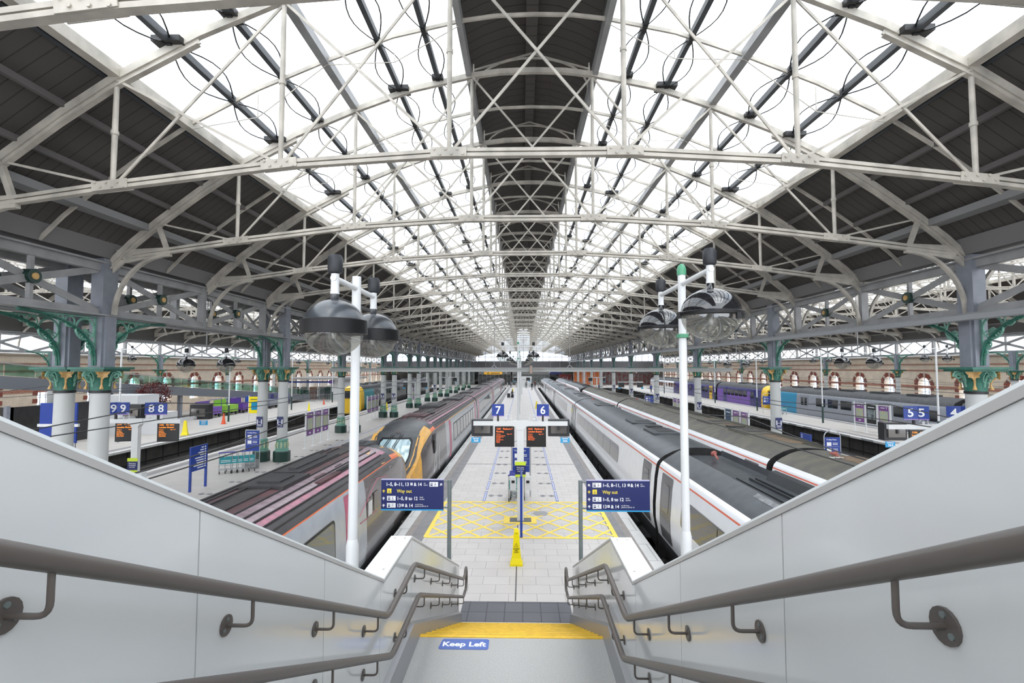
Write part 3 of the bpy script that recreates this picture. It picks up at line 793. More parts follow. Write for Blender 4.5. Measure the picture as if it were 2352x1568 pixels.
# ================================================================ STAIRCASE
WL, WR, TH = -1.25, .98, .22
PROF = [(-1.6, 6.345), (4.55, 3.1), (5.68, 3.1), (9.95, 1.12)]          # wall top along Y
def wtop(y):
    for (a, za), (b, zb) in zip(PROF, PROF[1:]):
        if y <= b: return za+(zb-za)*(y-a)/(b-a)
    return PROF[-1][1]
FLO = [(-1.6, 4.95), (4.25, 1.86), (5.99, 1.86), (10.0, 0.0)]
def ftop(y):
    for (a, za), (b, zb) in zip(FLO, FLO[1:]):
        if y <= b: return za+(zb-za)*(y-a)/(b-a)
    return 0
PANM = PANEL
jl = [-1.6, .6, 1.93, 3.18, 4.45, 5.68, 6.9, 7.9, 8.8, 9.95]
for side, X, s in (('left', WL, -1), ('right', WR, 1)):
    # solid core of the balustrade wall, faced with lift-off panels
    core = MB(); poly = [(a, b-.03) for a, b in PROF]+[(9.95, 0.0)]+[(4.4, 0)]+[(-1.6, 0.0)]
    core.prism(poly, X+s*.03, X+s*TH, axis='X')
    w_ = struct('wall_stair_'+side, core, mat('stair_wall_core', (.45, .45, .45), .5))
    for a, b in zip(jl, jl[1:]):
        g = .004
        ys = [a+g]+[y for y in (4.25, 4.55, 5.68, 5.93) if a+.03 < y < b-.03]+[b-g]
        top = [(y, wtop(y)-.037) for y in ys]; bot = [(y, max(0.0, ftop(y)-.1)) for y in ys][::-1]
        pm = MB().prism(top+bot, X, X+s*.028, axis='X')
        obj('wall_panel', pm, PANM, w_)
    cp = MB()
    for (a, za), (b, zb) in zip(PROF, PROF[1:]):
        lo = .012
        x0, x1 = X, X+s*(TH+.012)
        cp.add([(x0, a, za-lo), (x1, a, za-lo), (x1, b, zb-lo), (x0, b, zb-lo), (x0, a, za), (x1, a, za), (x1, b, zb), (x0, b, zb)],
               [(0, 3, 2, 1), (4, 5, 6, 7), (0, 1, 5, 4), (1, 2, 6, 5), (2, 3, 7, 6), (3, 0, 4, 7)])
    # coping and dark shadow gap line
    c = obj('coping', cp, CAP, w_); 
    tr = MB()
    for (a, za), (b, zb) in ((PROF[0], PROF[1]), (PROF[2], PROF[3]), (PROF[1], PROF[2])):
        tr.add([(X-s*.005, a, za-.036), (X-s*.005, b, zb-.036), (X-s*.005, b, zb-.012), (X-s*.005, a, za-.012), (X, a, za-.036), (X, b, zb-.036), (X, b, zb-.012), (X, a, za-.012)],
               [(0, 1, 2, 3), (4, 7, 6, 5), (0, 4, 5, 1), (3, 2, 6, 7)])
    obj('coping_edge_trim', tr, TRIMG, w_)
    bt = MB()
    for (bx, by) in ((.06, 4.75), (.06, 5.6), (.17, 5.6)):
        bt.lathe([(.012, 3.098), (.012, 3.106)], (X+s*bx, by, 0), 8)
    obj('fixing_screws', bt, TRIMG, w_)
    # bevelled outer end post
    # skirting / stringer
    sk = MB(); skp = [(-1.6, 5.25), (4.4, 2.16), (5.62, 2.16), (10.05, .15)]
    for (a, za), (b, zb) in zip(skp, skp[1:]):
        fa, fb = ftop(a)-.05, ftop(b)-.05
        sk.add([(X-s*.05, a, za), (X-s*.05, b, zb), (X-s*.05, b, max(0, fb)), (X-s*.05, a, fa), (X, a, za+.03), (X, b, zb+.03), (X, b, max(0, fb)), (X, a, fa)],
               [(0, 1, 2, 3), (4, 7, 6, 5), (0, 4, 5, 1), (1, 5, 6, 2), (3, 2, 6, 7)])
    o = obj('baseboard_stair_'+side, sk, SKIRT); o['kind'] = 'structure'
    # handrails: one continuous bent pipe, upper and lower runs joined by a loop at the foot
    xr = X-s*.115
    def bend(pts, r=.09, n=5):
        out = [Vector(pts[0])]
        for p, c_, q in zip(pts, pts[1:], pts[2:]):
            p, c_, q = Vector(p), Vector(c_), Vector(q); a = (p-c_).normalized()*r; b = (q-c_).normalized()*r
            for i in range(n+1):
                t = i/n; out.append((c_+a)*(1-t)**2+c_*2*t*(1-t)+(c_+b)*t*t)
        out.append(Vector(pts[-1])); return out
    up = [(xr, -1.5, 5.96), (xr, 4.27, 2.91), (xr, 5.32, 2.93), (xr, 9.75, .93), (xr, 10.02, .93)]
    lw = [(xr, -1.5, 5.60), (xr, 4.42, 2.50), (xr, 5.55, 2.51), (xr, 9.75, .60), (xr, 10.02, .60)]
    hr = MB().tube(bend(up), .0265, 14)
    t_ = thing('stair_handrail', 'double grey-brown tubular handrail on the %s stair wall' % side, 'handrail', (0, 0, 0))
    obj('upper_rail', hr, RAILM, t_, 60)
    obj('lower_rail', MB().tube(bend(lw), .0265, 14), RAILM, t_, 60)
    lp = [(xr, 10.02, .93)]+[(xr, 10.0+.1*math.sin(a)+.02, .765+.21*math.cos(a)+(.05*math.cos(a/1.0) if a < 1 else 0)) for a in [.5+2.2*i/10 for i in range(11)]]+[(xr, 10.02, .60)]
    lp = [(xr, 10.0, .93), (xr, 10.06, .98), (xr, 10.15, .99), (xr, 10.21, .9), (xr, 10.22, .76), (xr, 10.18, .62), (xr, 10.1, .57), (xr, 10.0, .60)]
    obj('end_loop', MB().tube(lp, .0265, 12), RAILM, t_, 60)
    def railz(run, y):
        for p, q in zip(run, run[1:]):
            if y <= q[1]: return p[2]+(q[2]-p[2])*(y-p[1])/(q[1]-p[1])
    for run in (up, lw):
        for y in (1.2, 2.12, 3.04, 3.98, 4.95, 5.85, 6.9, 7.9, 8.9, 9.75):
            z = railz(run, y); dy = .12
            b = MB()
            zz = z-.13
            yy = y+(.0)
            b.tube(bend([(xr, y, railz(run, y)-.02), (xr, y, zz), (X, y, zz)], .035, 5), .008, 8)
            b.lathe([(.042, 0), (.042, .008)] if s < 0 else [(.042, 0), (.042, -.008)], (X+s*.0, y, zz), 16, axis='X')
            for k in range(3):
                a = PI/2+2*PI*k/3
                b.lathe([(.008, 0), (.008, -s*.012)], (X, y+.026*math.cos(a), zz+.026*math.sin(a)), 8, axis='X', mi=1)
            obj('bracket', b, [RAILM, GALV], t_, 50)
# landing, flights
lnd = MB().box((WL, 4.25, 1.6), (WR, 5.99, 1.86))
struct('floor', lnd, CONC)
st = MB(); ny = MB(); n = 11; run = 4.01/n; rise = 1.86/n
for i in range(n):
    y = 5.99+run*i; z = 1.86-rise*(i+1)
    if i < n-1: st.box((WL, y-.02, -.0), (WR, y+run, z))
    st.box((WL, y-.02, 0), (WR, y, z+rise-.002))
o = struct('stair_lower_flight', st, CONC)
for i in range(n):
    y = 5.99+run*i; z = 1.86-rise*i
    nb_ = MB().box((WL+.05, y-.06, z-.001), (WR-.05, y+.004, z+.006)).box((WL+.05, y, z-.075), (WR-.05, y+.006, z+.006))
    obj('step_nosing', nb_, YEL, o)
st = MB(); n2 = 17; run2 = 5.85/n2; rise2 = 3.09/n2
for i in range(n2):
    y = 4.25-run2*(i+1); z = 1.86+rise2*(i+1)
    st.box((WL, y, 1.0), (WR, y+run2, z))
o = struct('stair_upper_flight', st, CONC)
for i in range(1, n2):
    y = 4.25-run2*i; z = 1.86+rise2*i
    obj('step_nosing', MB().box((WL+.05, y-.06, z-.001), (WR-.05, y+.004, z+.006)), YEL, o)
struct('floor_tactile_strip', MB().box((WL-.02, 10.02, .0), (WR+.02, 10.86, .008)), TACT)
# keep-left floor sticker
kl = thing('keep_left_sticker', 'blue Keep Left sticker on the grey landing floor', 'floor sticker', (-.665, 5.79, 1.861))
b = MB(); pts = []
for cx, cy, a0 in ((.25, .075, 0), (-.25, .075, PI/2), (-.25, -.075, PI), (.25, -.075, 1.5*PI)):
    for i in range(5): a = a0+PI/2*i/4; pts.append((cx+.03*math.cos(a)+(.02 if cy > 0 and cx < 0 else 0), cy+.03*math.sin(a)))
b.prism(pts, 0, .003, axis='Z'); obj('sticker_face', b, mat('sticker_blue', (.07, .13, .42), .45), kl)
t_b = MB(); text_mb(t_b, 'Keep Left', .125, 0, -.045, .003, align='CENTER', bold=.004, face='Z', sx=1.0, ext=.001)
obj('lettering', t_b, SIGNW, kl)

# ================================================================ LAMP POSTS
def globe(t, x, y, z, dome_m, r=.4, band=False, wide=1.0):
    """hemispherical street lantern hanging from (x,y); z is the rim height"""
    d = obj('dome', MB().lathe([(r*math.cos(a)+.0, .02+r*.84*math.sin(a)) for a in [PI/2*i/12 for i in range(12)]]+[(.05, .02+r*.84), (.05, r*.92+.06)], (x, y, z), 32), dome_m, t, 60)
    if band: obj('rim_band', MB().lathe([(r*1.0, .075), (r*1.09, .065), (r*1.10, -.10), (r*1.03, -.105), (r*1.0, -.06)], (x, y, z), 32), RUB, t, 40)
    else: obj('rim_band', MB().lathe([(r*1.0, .035), (r*1.08, .02), (r*1.08, -.02), (r*1.0, -.03)], (x, y, z), 32).box((x-r*1.12, y-.04, z-.06), (x-r*1.03, y+.04, z+.03)).box((x+r*1.03, y-.04, z-.06), (x+r*1.12, y+.04, z+.03)).cbox((x+.2, y-r*1.03, z-.06), (.05, .05, .08)), RUB, t, 40)
    zb = -.06 if band else -.02
    obj('glass_bowl', MB().lathe([(r*.98*math.cos(a), zb-r*.86*math.sin(a)) for a in [PI/2*i/12 for i in range(12)]]+[(.001, zb-r*.86)], (x, y, z), 32, cap=False), BOWL, t, 60)
    obj('lamp_reflector', MB().lathe([(r*.93, .0), (r*.6, .03), (.08, .12), (.07, .0), (.02, -.02)], (x, y, z), 24, cap=False).lathe([(.03, -.16), (.045, -.1), (.03, -.02)], (x, y, z), 10), REFL, t, 60)
def hanger(t, x, y, z, ztop, s=1.0):
    obj('drop_pipe', MB().lathe([(.05*s, 0), (.05*s, ztop-z)], (x, y, z), 14).lathe([(.055*s, -.03), (.055*s, 0)], (x, y, z), 12), WHITEP, t, 40)
    obj('ballast_canister', MB().lathe([(.08*s, 0), (.09*s, .015), (.093*s, .19*s), (.07*s, .225*s)], (x, y, ztop+.01), 18), CAN, t, 40)
def street_lamp(label, X, Y, ztop, zrim, arm, dome_m, axis='Y', green=False, band=False, r=.4, pr=.066, sleeve=3.0, s=1.0, greenbase=0, group=None, zarm=None):
    t = thing('lamp_post', label, 'lamp post', (X, Y, 0), 0, group)
    if sleeve: obj('pole_sleeve', MB().lathe([(pr*1.28, 0), (pr*1.28, sleeve-.08), (pr*1.02, sleeve)], (0, 0, 0), 20), DGREEN if greenbase else WHITEP, t, 40)
    obj('pole', MB().lathe([(pr, 0), (pr*.93, ztop-.0)], (0, 0, 0), 20), WHITEP, t, 40)
    za = zarm or ztop-.16
    p = (0, -arm-.06, za) if axis == 'Y' else (-arm-.06, 0, za); q = (0, arm+.06, za) if axis == 'Y' else (arm+.06, 0, za)
    obj('crossbar', MB().tube([p, q], .038*s, 12), WHITEP, t, 40)
    if green:
        obj('green_cap', MB().lathe([(pr*1.12, 0), (pr*1.12, .1), (pr*.8, .16), (.01, .19)], (0, 0, ztop), 18), mat('green_cap_paint', (.08, .3, .17), .4), t, 50)
        obj('green_collar', MB().lathe([(pr*1.0, -.03), (pr*1.45, -.02), (pr*1.45, .03), (pr, .04)], (0, 0, ztop-1.0), 18), mat('green_cap_paint', (.08, .3, .17), .4), t, 50)
    for sg in (-1, 1):
        x, y = (0, sg*arm) if axis == 'Y' else (sg*arm, 0)
        globe(t, x, y, zrim, dome_m, r, band); hanger(t, x, y, zrim+r*.92+.09, za+.06, s)
    return t
street_lamp('white lamp post with two grey domes and thick black rims, left of the stair', -2.33, 6.88, 6.27, 5.51, .80, DOME1, band=True, sleeve=2.65, zarm=6.1, r=.365)
street_lamp('white lamp post with green cap and glossy black domes, right of the stair', 2.6, 8.1, 6.50, 5.73, 1.22, DOME2, green=True, sleeve=2.4, zarm=6.35, r=.40)
first = None
for i, y in enumerate((34, 54, 74, 94, 114)):
    lab = 'white twin-globe lamp post in the middle of the central platform, %s one' % ORD[i]
    if first is None: first = street_lamp(lab, -.3, y, 6.58, 5.72, 1.06, DOME2, axis='X', green=True, sleeve=0, zarm=6.42, group='twin-globe lamps along the platform centre')
    else: dup(first, (-.3, y, 0), 0, lab)
sl = None
for side, X in (('right', 27.0), ('left', -27.1)):
    for i, y in enumerate((33.0, 45.5, 58.0, 70.5, 83.0, 95.5)):
        lab = 'slim white lamp post with dark green foot on the far %s platform, %s one' % (side, ORD[i])
        if sl is None: sl = street_lamp(lab, X, y, 6.3, 5.55, .72, DOME2, axis='X', sleeve=1.5, greenbase=1, r=.26, pr=.06, zarm=6.2, s=.8, group='slim lamps on the outer platforms')
        else: dup(sl, (X, y, 0), 0, lab)
# hanging twin lamps between columns
def hanging(label, X, Y, z, arm, up):
    t = thing('hanging_lamp_bar', label, 'hanging lamp', (X, Y, z))
    obj('crossbar', MB().tube([(-arm-.9, 0, .55), (arm+.5, 0, .55)], .03, 10), WHITEP, t, 40)
    obj('hanger_rod', MB().tube([(0, 0, .55), (0, 0, up-z)], .03, 8), STEEL, t, 40)
    for sg in (-1, 1): globe(t, sg*arm, 0, 0, DOME2, .4); hanger(t, sg*arm, 0, .45, .6)
    return t
hanging('twin black globe lamps hung above the left track pit', -15.6, 24.18, 5.1, 1.0, 8.55)
hanging('twin black globe lamps hung above the right track pit', 19.2, 28.82, 5.25, .9, 9.15)
hanging('farther pair of black globe lamps hung above the right track pit', 22.2, 52.02, 5.25, .95, 9.35)

# ================================================================ STATION SIGNS
def wayfinding(label, X, Y, mirror):
    t = thing('direction_sign', label, 'direction sign', (X, Y, 0))
    obj('sign_post', MB().lathe([(.045, 0), (.045, 2.52)], (0, 0, 0), 16).lathe([(.048, 2.52), (.048, 2.53)], (0, 0, 0), 16), GALV, t, 40)
    s = -1 if mirror else 1                                 # board to the left (-1) or right
    x0, x1 = (-1.5, -.13) if mirror else (.13, 1.5)
    z0, z1 = 1.90, 2.53
    bd = MB().box((x0, -.02, z0), (x1, .02, z1))
    obj('sign_board', bd, NAVY, t)
    obj('lower_edge_strip', MB().box((x0, -.024, z0-.028), (x1, .024, z0)), SKYB, t)
    obj('upper_edge_strip', MB().box((x0, -.024, z1), (x1, .024, z1+.018)), mat('pale_strip', (.45, .43, .6), .5), t)
    br = MB()
    for z in (z0+.02, z1-.05): br.box((min(0, s*.13), -.012, z), (max(0, s*.13), .012, z+.03))
    obj('mounting_bracket', br, GALV, t)
    L = MB(); Yl = MB(); K = MB(); y = -.021
    R = [z1-.115, z1-.262, z1-.42, z1-.572]
    ax = x0+.055
    def arrow(mb, x, z, ang, L_=.07):
        q = MB(); q.box((-.008, -.002, -L_/2), (.008, 0, L_/2-.01))
        q.prism([(0, L_/2), (-.032, L_/2-.035), (-.022, L_/2-.045), (0, L_/2-.022), (.022, L_/2-.045), (.032, L_/2-.035)], -.002, 0)
        q.xf(Matrix.Translation((x, y, z)) @ Matrix.Rotation(ang, 4, 'Y')); mb.join(q)
    def icon(mb, x, z, w_, h=.1): mb.box((x, y-.002, z-.025), (x+w_, y, z-.025+h))
    def train_icon(x, z):
        K.box((x+.022, y-.004, z-.005), (x+.07, y-.002, z+.055)); L.box((x+.028, y-.005, z+.022), (x+.064, y-.004, z+.042)); K.box((x+.026, y-.004, z-.015), (x+.036, y-.002, z-.005)); K.box((x+.056, y-.004, z-.015), (x+.066, y-.002, z-.005))
    def person_icon(x, z, kind):
        K.lathe([(.007, -.003), (.007, -.002)], (x+.125, y, z+.052), 8, axis='Y')
        K.beam((x+.125, y-.003, z+.045), (x+.118, y-.003, z+.015), .003, .009); K.beam((x+.118, y-.003, z+.015), (x+.14, y-.003, z+.012), .003, .008)
        if kind == 1: K.tube([(x+.125+.022*math.cos(a), y-.003, z+.008+.022*math.sin(a)) for a in [PI+PI*i/8 for i in range(9)]], .003, 4)
        if kind == 0: K.beam((x+.105, y-.003, z-.015), (x+.15, y-.003, z+.03), .003, .006)
        if kind == 2: K.tube([(x+.1, y-.003, z-.018), (x+.155, y-.003, z-.018), (x+.155, y-.003, z+.06), (x+.1, y-.003, z+.06)], .002, 4, closed=True)
    tx = x0+.345
    def row(z, txt, small, sx_, xx=None, extra=None):
        xx = tx if xx is None else xx
        text_mb(L, txt, .088, xx, z-.005, y, bold=.0012, sx=.95)
    if mirror:
        text_mb(L, '1–5, 8–11, 13', .102, x0+.1, R[0]-.012, y, bold=.002, sx=.91)
        L.box((x0+.64, y-.002, R[0]), (x0+.69, y, R[0]+.055)); text_mb(K, '+', .06, x0+.647, R[0]+.01, y-.003)
        text_mb(L, '& 14', .102, x0+.715, R[0]-.012, y, bold=.002, sx=.91)
        text_mb(L, 'via', .042, x0+.93, R[0]+.035, y); text_mb(L, 'stairs', .042, x0+.93, R[0]-.005, y)
        icon(L, x0+1.06, R[0], .19); train_icon(x0+1.06, R[0]); person_icon(x0+1.06, R[0], 0); arrow(L, x0+1.315, R[0]+.022, math.radians(45))
    else:
        arrow(L, ax, R[0]+.022, math.radians(-45)); icon(L, x0+.13, R[0], .19); train_icon(x0+.13, R[0]); person_icon(x0+.13, R[0], 0)
        text_mb(L, '1–5, 8–11, 13', .102, tx, R[0]-.012, y, bold=.002, sx=.91)
        L.box((tx+.545, y-.002, R[0]), (tx+.595, y, R[0]+.055)); text_mb(K, '+', .06, tx+.552, R[0]+.01, y-.003)
        text_mb(L, '& 14', .102, tx+.61, R[0]-.012, y, bold=.002, sx=.91)
        text_mb(L, 'via', .042, tx+.82, R[0]+.035, y); text_mb(L, 'stairs', .042, tx+.82, R[0]-.005, y)
    arrow(Yl, ax, R[1]+.022, 0); icon(Yl, x0+.13, R[1], .095)
    K.tube([(x0+.15, y-.004, R[1]+.005), (x0+.15, y-.004, R[1]-.01), (x0+.205, y-.004, R[1]-.01), (x0+.205, y-.004, R[1]+.005)], .003, 4)
    K.lathe([(.012, -.004), (.012, -.003)], (x0+.178, y, R[1]+.02), 10, axis='Y'); K.beam((x0+.178, y-.004, R[1]+.02), (x0+.178, y-.004, R[1]+.055), .003, .008)
    text_mb(Yl, 'Way out', .102, tx, R[1]-.012, y, bold=.0012, sx=.9)
    arrow(L, ax, R[2]+.022, 0); icon(L, x0+.13, R[2], .19); train_icon(x0+.13, R[2]); person_icon(x0+.13, R[2], 1)
    text_mb(L, '1–5, 8 to 12', .102, tx, R[2]-.012, y, bold=.002, sx=.91)
    text_mb(L, 'level', .042, tx+.50, R[2]+.035, y); text_mb(L, 'access', .042, tx+.50, R[2]-.005, y)
    arrow(L, ax, R[3]+.022, 0); icon(L, x0+.13, R[3], .19); train_icon(x0+.13, R[3]); person_icon(x0+.13, R[3], 2)
    text_mb(L, '13', .102, tx, R[3]-.012, y, bold=.002, sx=.91); L.box((tx+.105, y-.002, R[3]), (tx+.155, y, R[3]+.055)); text_mb(K, '+', .06, tx+.112, R[3]+.01, y-.003)
    text_mb(L, '& 14', .102, tx+.18, R[3]-.012, y, bold=.002, sx=.91)
    text_mb(L, 'via lift from', .038, tx+.40, R[3]+.033, y); text_mb(L, 'platforms 8/9 & 10', .038, tx+.40, R[3]-.005, y)
    obj('white_lettering', L, SIGNW, t); obj('yellow_lettering', Yl, SIGNY, t); obj('dark_symbols', K, NAVY, t)
wayfinding('navy direction sign on a grey post, board reaching left over the train', -1.60, 11.0, True)
wayfinding('navy direction sign on a grey post, board reaching right over the train', 1.26, 11.0, False)

def number_sign(t, x, z, num, w_=.40, vee=False, y=0):
    if vee:
        for s, off in ((-1, -.17), (1, .17)):
            M = Matrix.Translation((x+off, y, z)) @ Matrix.Rotation(-s*.2+vee, 4, 'Z')
            b = MB().cbox((0, 0, 0), (.37, .03, .42), 0).cbox((0, 0, -.2), (.37, .034, .03), 1); text_mb(b, num, .36, 0, -.115, -.017, 2, 'CENTER', .006); b.xf(M)
            obj('number_panel', b, [ROYAL, LILAC, SIGNW], t)
    else:
        b = MB().cbox((x, y, z), (w_, .03, w_), 0).cbox((x, y, z-w_/2+.012), (w_, .034, .03), 1); text_mb(b, num, .36, x, z-.115, y-.017, 2, 'CENTER', .006)
        obj('number_panel', b, [ROYAL, LILAC, SIGNW], t)
def led_board(t, x, z, lines, led, tilt=0, y=0, w_=.64, h=.66):
    M = Matrix.Translation((x, y, z)) @ Matrix.Rotation(tilt, 4, 'Z')
    b = MB().cbox((0, 0, 0), (w_, .12, h)); b.xf(M)
    o = obj('departure_screen', b, LEDB, t)
    L = MB()
    for i, (txt, xx, zz, sz) in enumerate(lines): text_mb(L, txt, sz, xx-w_/2, zz-h/2+h, -.062, 0, bold=0, ext=.001)
    L.xf(M); obj('led_text', L, led, o)
def gantry(label, X, Y, nl, nr, dl, dr, lin, led=LED, vee=False, tilt=0, base=True, half=1.55):
    vee = vee or 0
    t = thing('platform_sign_gantry', label, 'sign gantry', (X, Y, 0))
    obj('gantry_post', MB().box((-.11, -.08, 0), (.11, .08, 3.1)).prism([(-.11, 2.95), (.11, 2.95), (.19, 3.1), (-.19, 3.1)], -.1, .1), WHITEP, t)
    obj('gantry_arm', MB().box((-half, -.06, 3.08), (half, .06, 3.22)).box((-.25, -.09, 3.06), (.25, .09, 3.24)), WHITEP, t)
    for s, num, dn in ((-1, nl, dl), (1, nr, dr)):
        number_sign(t, s*(.66 if vee else .74), 3.58, num, vee=vee)
        obj('number_bracket', MB().box((s*.74-.03, -.03, 3.2), (s*.74+.03, .03, 3.42)), BLACK, t)
        # driver mirror / camera housing
        mb = MB().box((s*.92, .05, 2.72), (s*1.62, .32, 3.27), 0).box((s*1.0, .0, 2.82), (s*1.52, .06, 3.12), 1).cbox((s*1.26, -.02, 3.0), (.06, .05, .12), 0)
        if vee > 0: mb.xf(Matrix.Translation((0, 1.3, .35))); obj('mirror_arm', MB().box((s*1.1, .05, 3.1), (s*1.2, 1.4, 3.2)), WHITEP, t)
        obj('mirror_housing', mb, [MIRB, MIRR], t)
        pl = MB().cbox((s*1.47, .02, 2.60), (.30, .02, .17), 0); text_mb(pl, dn, .11, s*1.47, 2.545, .008, 1, 'CENTER', .001); pl.cbox((s*1.47, .008, 2.655), (.2, .004, .02), 1)
        if vee > 0: pl.xf(Matrix.Translation((0, 1.3, .35)))
        obj('number_plate', pl, [SKYB, SIGNW], t)
        led_board(t, s*(.75 if vee > 0 else .52), 2.72, lin[0 if s < 0 else 1], led, tilt, y=(.5 if vee > 0 else 0))
        obj('camera', MB().tube([(s*.45, 0, 3.22), (s*.45, -.02, 3.3), (s*.5, -.05, 3.28)], .03, 8).tube([(s*.28, .02, 3.2), (s*.3, .02, 3.42), (s*.45, .02, 3.44), (s*.55, .02, 3.3)], .012, 6), WHITEP, t, 50)
    # notice collar, help-point cabinets
    nb = MB().cbox((0, -.12, 1.66), (.34, .02, .28), 0).cbox((0, -.125, 1.86), (.35, .02, .11), 1).cbox((0, -.125, 1.47), (.35, .02, .07), 1)
    for i, s_ in enumerate(('Please keep', 'the hatched', 'area clear')): text_mb(nb, s_, .05, 0, 1.72-.06*i, -.131, 2, 'CENTER', .0005)
    obj('notice_panel', nb, [NAVY, LIME, SIGNW], t)
    for s in (-1, 1): obj('cabinet', MB().box((s*.14, -.14, 1.0), (s*.34, .1, 1.42)).cbox((s*.24, -.15, 1.28), (.1, .01, .08), 1), [WHITEP, LEDB], t)
    return t
def lines(a, b, n, c='Calling at:'):
    L = [(a, .05, -.1, .075), (b, .05, -.185, .075), (c, .05, -.255, .038), ('Page 1 of 1', .40, -.255, .038)]
    names = ['Birmingham New St', 'Birmingham Intl', 'Coventry', 'Leamington Spa', 'Banbury', 'Oxford', 'Reading'] if b == 'Reading' else ['Stockport', 'Macclesfield', 'Stoke-on-Trent', 'Milton Keynes', 'London Euston', '', '']
    for i in range(n): L.append((names[i % 7], .05, -.31-.043*i, .036))
    return L
gantry('white sign gantry with blue 7 and 6 on the central platform', -.07, 16.5, '7', '6', '368', '366', [lines('1227   Platform 7', 'Reading', 6), lines('1215   Platform 6', 'London Euston', 4)])
gantry('white sign gantry with blue 9 and 8 on the left platform', -13.25, 16.9, '9', '8', '374', '372', [lines('1235   On time', 'London Euston', 5), lines('1235   On time', 'London Euston', 5)], led=LED2, vee=.45, tilt=.3)
gantry('white sign gantry with blue 5 and 4 on the right platform', 12.9, 15.8, '5', '4', '364', '362', [lines('1235   On time', 'London Euston', 5), lines('1241   On time', 'London Euston', 5)], led=LED2, vee=-.45, tilt=-.3)
g_far = None
for i, (X, Y) in enumerate(((-.1, 92.0), (13.4, 62.0), (-13.4, 62.0), (13.4, 90.0), (-13.4, 90.0))):
    t = thing('platform_sign_gantry', ['small distant sign gantry on the central platform', 'distant sign gantry halfway along the right column platform', 'distant sign gantry halfway along the left column platform', 'farthest sign gantry on the right column platform', 'farthest sign gantry on the left column platform'][i], 'sign gantry', (X, Y, 0))
    obj('gantry_post', MB().box((-.1, -.08, 0), (.1, .08, 3.1)), WHITEP, t); obj('gantry_arm', MB().box((-1.55, -.06, 3.08), (1.55, .06, 3.22)), WHITEP, t)
    for s in (-1, 1): obj('mirror_housing', MB().box((s*.8, -.1, 2.5), (s*1.5, .1, 3.1)), MIRB, t); obj('number_plate', MB().cbox((s*1.4, -.12, 2.4), (.3, .02, .16)), SKYB, t)
# long edge-on blue totem signs on two legs
def totem(label, X, Y, L_=1.1, faces=True):
    t = thing('platform_totem_sign', label, 'totem sign', (X, Y, 0))
    for y in (0, L_): obj('sign_leg', MB().box((-.035, y-.04, 0), (.035, y+.04, 1.78)), ROYAL, t)
    obj('sign_board', MB().box((-.022, .035, .78), (.022, L_-.035, 1.78)), ROYAL, t)
    L = MB()
    for s, f in ((1, '+X'), (-1, '-X')):
        for k in range(9):
            if f == '+X': L.box((.0225, L_-.2-[.2, .3, .45, .3, .7, .6, .55, .8, .5][k]*L_*.8, 1.665-.1*k), (.025, L_-.2, 1.705-.1*k))
            L.box((s*.022, L_-.14, 1.655-.1*k), (s*.025, L_-.06, 1.715-.1*k))
    obj('lettering', L, SIGNW, t)
totem('tall blue board on two legs seen edge-on at the hatched box', -.04, 14.88)
totem('blue list board on two legs at left beside the maroon train roof', -13.34, 19.9, .98)
totem('small blue list board on the right column platform above the olive roof', 13.75, 24.2, .8)

# trolley stands (sign frame) and luggage trolleys
def trolley_sign(label, X, Y, arch=True, w_=.66, group=None, z0=.94, z1=1.87):
    t = thing('trolley_point_sign', label, 'trolley sign', (X, Y, 0), 0, group)
    pts = [(-w_/2-.03, 0, 0), (-w_/2-.03, 0, z1)]
    if arch: pts += [((w_/2+.03)*math.cos(PI-a), 0, z1+.32*math.sin(a)) for a in [PI*i/12 for i in range(1, 12)]]
    else: pts += [(-w_/2-.03, 0, z1+.03), (w_/2+.03, 0, z1+.03)]
    pts += [(w_/2+.03, 0, z1), (w_/2+.03, 0, 0)]
    obj('frame', MB().tube(pts, .022, 8), TROL, t, 50)
    b = MB().cbox((0, 0, (z0+z1)/2), (w_, .03, z1-z0), 0)
    text_mb(b, 'Trolley Point', .085, -w_/2+.06, z1-.13, -.016, 1, bold=.001)
    for k in range(2):
        b.box((-w_/2+.08, -.018, z1-.38-.26*k), (-w_/2+.28, -.0155, z1-.22-.26*k), 1)
        for q in range(3): b.box((-w_/2+.34, -.018, z1-.26-.26*k-.04*q), (-w_/2+.56, -.0155, z1-.245-.26*k-.04*q), 1)
        b.box((-w_/2+.03, -.018, z1-.42-.26*k), (w_/2-.03, -.0155, z1-.415-.26*k), 1)
    obj('sign_board', b, [ROYAL, SIGNW], t)
    return t
trolley_sign('blue Trolley Point sign in an arched frame behind the central gantry', -.06, 19.5)
trolley_sign('blue Trolley Point sign in a square frame before the left columns', -13.4, 24.6, arch=False, z0=.85, z1=1.85)
obj('sign_base', MB().cbox((-13.4, 24.62, .22), (.66, .06, .44)), mat('frame_grey', (.22, .22, .22), .5)); tag(bpy.data.objects['sign_base'], 'grey plinth panel below the left Trolley Point sign', 'panel')
trolley_sign('blue Trolley Point sign in an arched frame on the right, nearest', 13.85, 22.7, w_=.66)
trolley_sign('distant arched Trolley Point sign on the right column platform', 13.9, 55.0, w_=.9)
trolley_sign('arched Trolley Point sign on the far right platform near the trains', 26.6, 54.8, w_=.9)
